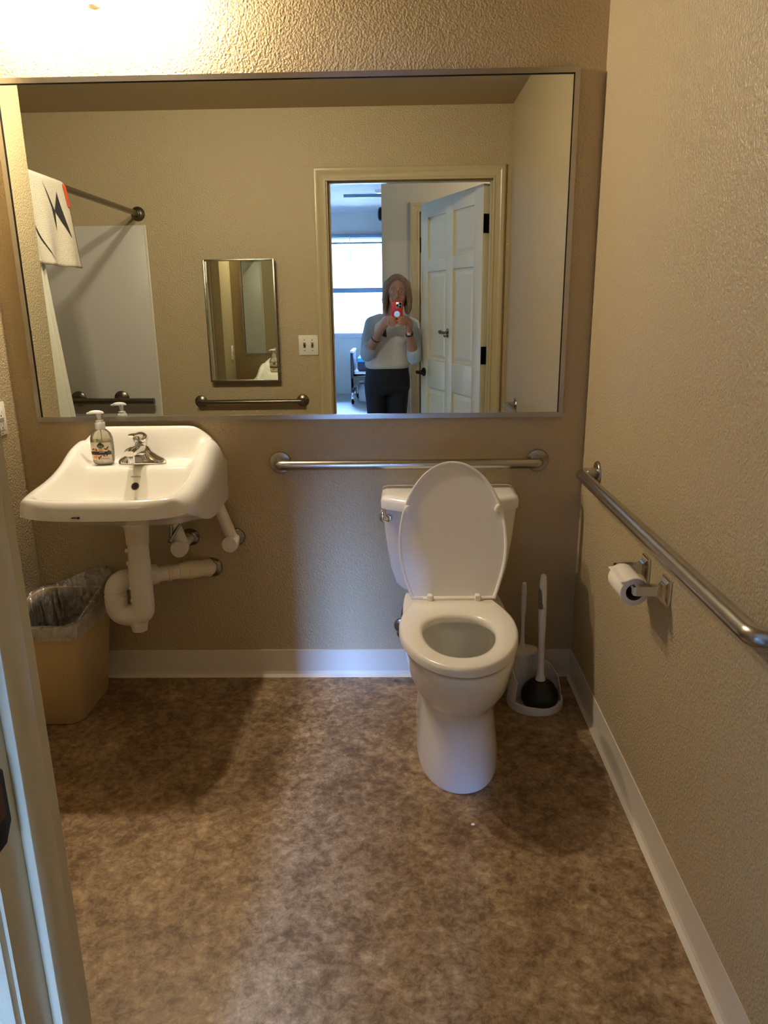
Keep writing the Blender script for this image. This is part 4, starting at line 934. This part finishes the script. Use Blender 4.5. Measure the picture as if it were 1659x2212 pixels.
B.chain([((-.045, -2.91, 1.255), .085), ((-.065, -2.905, 1.12), .095), ((-.08, -2.905, .98), .095), ((-.083, -2.91, .87), .115)])
B.cap((-.17, -2.905, 1.255), .050, (.085, -2.905, 1.240), .050)
ARM = {-1: dict(sh=(-.185, -2.905, 1.252), el=(-.222, -2.775, 1.055), wr=(-.118, -2.652, 1.222)), 1: dict(sh=(.098, -2.905, 1.238), el=(.112, -2.770, 1.030), wr=(.072, -2.655, 1.208))}
for sd in (-1, 1):
    A = {k: Vector(v_) for k, v_ in ARM[sd].items()}
    B.chain([(A['sh'], .046), (A['el'], .037)]).chain([(A['el'], .038), (A['el'].lerp(A['wr'], .35), .036), (A['wr'], .0235)])
    pxe = -.046 if sd < 0 else .031                        # phone edge on this side
    kn = Vector((pxe+sd*.034, -2.612, 1.287))              # middle of the knuckles
    pm_ = Vector((pxe+sd*.045, -2.633, 1.262))             # palm
    B.cap(A['wr'], .0235, pm_, .026).ball(pm_, (.020, .026, .034), rot=None).cap(pm_+Vector((0, .006, .014)), .019, kn, .016).cap(pm_+Vector((0, .008, -.016)), .017, kn+Vector((0, 0, -.022)), .014)
    for k, (dz, ln, rr) in enumerate(((.018, .040, .0082), (.001, .044, .0084), (-.016, .041, .0080), (-.031, .032, .0070))):   # index to little finger
        a = kn+Vector((0, .002, dz)); b_ = Vector((pxe+sd*.012, -2.583, 1.287+dz*1.02+.002)); c_ = Vector((pxe-sd*(ln-.026), -2.5775, 1.287+dz*1.05-.004)); d_ = Vector((pxe-sd*(ln-.012), -2.579, 1.287+dz*1.05-.007))
        B.chain([(a, rr*1.12), (b_, rr), (c_, rr*.92), (d_, rr*.84)], 12)
    tb = pm_+Vector((-sd*.002, -.006, .018)); B.chain([(tb, .0145), (Vector((pxe+sd*.010, -2.626, 1.302)), .0105), (Vector((pxe-sd*.012, -2.613, 1.318)), .0085)], 12)
for sd in (-1, 1):
    hx = -.088+sd*.076; B.chain([((hx, -2.908, .84), .070), ((hx+sd*.004, -2.897, .48), .048), ((hx+sd*.006, -2.915, .10), .036)])
part('body', remeshed(B, .0045, 3), 'skin', person, sharp=180)
F_ = HC
for sx in (-.029, .029):
    e = part('eye', MB().ball(F_+Vector((sx, .0735, .000)), (.0125, .009, .0065), 16, 10), 'eye', person)
    part('iris', MB().ball(F_+Vector((sx, .0802, .000)), (.0052, .003, .0052), 12, 8), 'iris', e)
    part('eyebrow', MB().chain([(F_+Vector((sx*1.55, .075, .022)), .0022), (F_+Vector((sx, .0855, .028)), .003), (F_+Vector((sx*.45, .089, .024)), .0026)], 8), 'hair', person)
part('lips', MB().ball(F_+Vector((0, .0835, -.060)), (.021, .009, .0065), 18, 10), 'lips', person)
gl_ = MB()
for sx in (-.031, .031):
    gl_.tube([F_+Vector((sx+.022*math.cos(2*PI*k/24), .098, .001+.015*math.sin(2*PI*k/24))) for k in range(25)], .0012, 8)
    gl_.cap(F_+Vector((sx*1.72, .098, .004)), .0012, F_+Vector((sx*2.48, .0, .004)), .0012, 8)
gl_.cap(F_+Vector((-.009, .099, .004)), .0012, F_+Vector((.009, .099, .004)), .0012, 8)
part('glasses', gl_, 'silver', person, 'thin wire-rimmed glasses')
HM = MB()
HM.ball(HC+Vector((0, -.020, .034)), (.086, .094, .094)).cap(HC+Vector((-.002, .060, .104)), .012, HC+Vector((-.055, .050, .072)), .020).cap(HC+Vector((.004, .058, .104)), .012, HC+Vector((.056, .048, .068)), .020)
for sd in (-1, 1):
    HM.chain([(HC+Vector((sd*.052, .045, .075)), .024), (HC+Vector((sd*.076, .030, .02)), .023), (HC+Vector((sd*.086, .020, -.05)), .022), (HC+Vector((sd*.088, .018, -.11)), .017), (HC+Vector((sd*.080, .020, -.140)), .009)])
    HM.chain([(HC+Vector((sd*.06, -.03, .05)), .04), (HC+Vector((sd*.078, -.03, -.05)), .034), (HC+Vector((sd*.074, -.03, -.13)), .022)])
HM.chain([(HC+Vector((0, -.06, .03)), .06), (HC+Vector((0, -.065, -.06)), .052), (HC+Vector((0, -.055, -.14)), .035)])
part('hair', remeshed(HM, .006, 4), 'hair', person, 'shoulder-length highlighted hair', sharp=180)
SW = [(.938, -.082, .140, .100), (.952, -.082, .158, .116), (.975, -.081, .166, .124), (1.02, -.078, .160, .118), (1.09, -.070, .152, .114), (1.16, -.060, .156, .120), (1.21, -.054, .158, .112), (1.25, -.050, .142, .094), (1.285, -.044, .105, .076), (1.312, -.036, .070, .066)]
SM = MB().loft([[Vector((cx_+rx*math.copysign(abs(math.cos(2*PI*k/40))**.85, math.cos(2*PI*k/40)), -2.905+ry*math.copysign(abs(math.sin(2*PI*k/40))**.9, math.sin(2*PI*k/40)), z)) for k in range(40)] for z, cx_, rx, ry in SW])
SM.ball((-.125, -2.815, 1.155), (.055, .035, .055)).ball((.005, -2.815, 1.155), (.055, .035, .055))
part('sweater_body', remeshed(SM, .008, 3), 'sweater', person, 'cream heather knit sweater front', sharp=180)
for sd in (-1, 1):
    A = {k: Vector(v_) for k, v_ in ARM[sd].items()}
    mid = A['sh'].lerp(A['el'], .5)+Vector((sd*.006, 0, 0)); cu_ = A['el'].lerp(A['wr'], .16)
    sv = MB().chain([(A['sh']+Vector((-sd*.055, .0, .018)), .058), (A['sh'], .058), (mid, .055), (A['el']+Vector((0, -.004, -.006)), .051), (cu_, .050)])
    sv.tube([cu_, A['el'].lerp(A['wr'], .26)], [.050, .047], 20)
    part('sleeve', remeshed(sv, .007, 2), 'sleeve', person, 'pale blue three-quarter sleeve', sharp=180)
TR_ = MB().loft([[Vector((cx_+rx*math.cos(2*PI*k/36), -2.907+ry*math.sin(2*PI*k/36), z)) for k in range(36)] for z, cx_, rx, ry in ((.985, -.081, .143, .103), (.93, -.082, .156, .112), (.87, -.083, .166, .118), (.80, -.084, .168, .116), (.755, -.085, .150, .095))])
for sd in (-1, 1):
    hx = -.088+sd*.076; TR_.chain([((hx, -2.908, .83), .092), ((hx, -2.902, .66), .076), ((hx+sd*.004, -2.895, .48), .062), ((hx+sd*.006, -2.905, .28), .054), ((hx+sd*.006, -2.915, .09), .050)])
part('trousers', remeshed(TR_, .008, 3), 'navy', person, 'dark navy trousers', sharp=180)
for sd in (-1, 1):
    hx = -.088+sd*.085; part('shoe', remeshed(MB().chain([((hx, -2.935, .042), .038), ((hx+sd*.008, -2.84, .038), .036), ((hx+sd*.012, -2.775, .03), .026)]).box((hx-.036, -2.96, 0), (hx+.044, -2.75, .014)), .008, 2), 'shoe', person, sharp=180)
wr = Vector(ARM[1]['wr']); el_ = Vector(ARM[1]['el']); wd_ = (el_-wr).normalized(); wp = wr+wd_*.018
wt = part('watch_strap', MB().lathe([(.0262, -.010), (.0275, -.009), (.0275, .009), (.0262, .010)], wp, wd_, 28, False, False), 'rubber', person, 'black watch strap')
part('watch_face', MB().box(wp+Vector((-.014, .022, -.013)), wp+Vector((.012, .030, .013)), .003), 'silver', wt)
wr = Vector(ARM[-1]['wr']); el_ = Vector(ARM[-1]['el']); wd_ = (el_-wr).normalized(); wp = wr+wd_*.085
part('bracelet', MB().lathe([(.0335, -.004), (.0355, 0), (.0345, .004)], wp, wd_, 28, False, False), 'rubber', person, 'thin dark band on the forearm')
part('ring', MB().lathe([(.0085, -.003), (.0093, 0), (.0085, .003)], (-.046-.013, -2.584, 1.271), (1, .3, 0), 18, False, False), 'gold', person, 'gold finger ring')
part('badge', MB().loft([[(x, -2.770+h, z) for x, z in ((-.135, 1.195), (-.098, 1.235), (-.085, 1.225), (-.082, 1.165), (-.105, 1.172))] for h in (-.004, .002)]), 'navy_badge', person, 'dark clip-on badge')

ph = thing('phone', 'red-cased phone held up in both hands', 'phone', (-.0075, -2.596, 1.26))
pc = part('phone_case', MB().box((-.046, -2.602, 1.258), (.031, -2.5885, 1.409), .006, 3), 'red', ph, 'red phone case')
cmn = part('camera_module', MB().box((-.0135, -2.590, 1.362), (.0265, -2.5865, 1.4025), .0015, 2), 'silver', ph, 'silver camera island')
for x, z in ((.0145, 1.391), (-.0035, 1.3825), (.0145, 1.3725)): part('camera_lens', MB().lathe([(.0082, 0), (.0082, .0025), (.0065, .003), (.0, .0026)], (x, -2.5868, z), (0, 1, 0), 22), 'lens', cmn, 'black camera lens')
part('magnet_disc', MB().lathe([(.0205, 0), (.0205, .0010), (.0, .0012)], (-.0075, -2.5886, 1.3245), (0, 1, 0), 36), 'silver', ph, 'round silver disc')
part('screen', MB().box((-.041, -2.6025, 1.263), (.026, -2.6018, 1.404)), 'lens', ph, smooth=False)
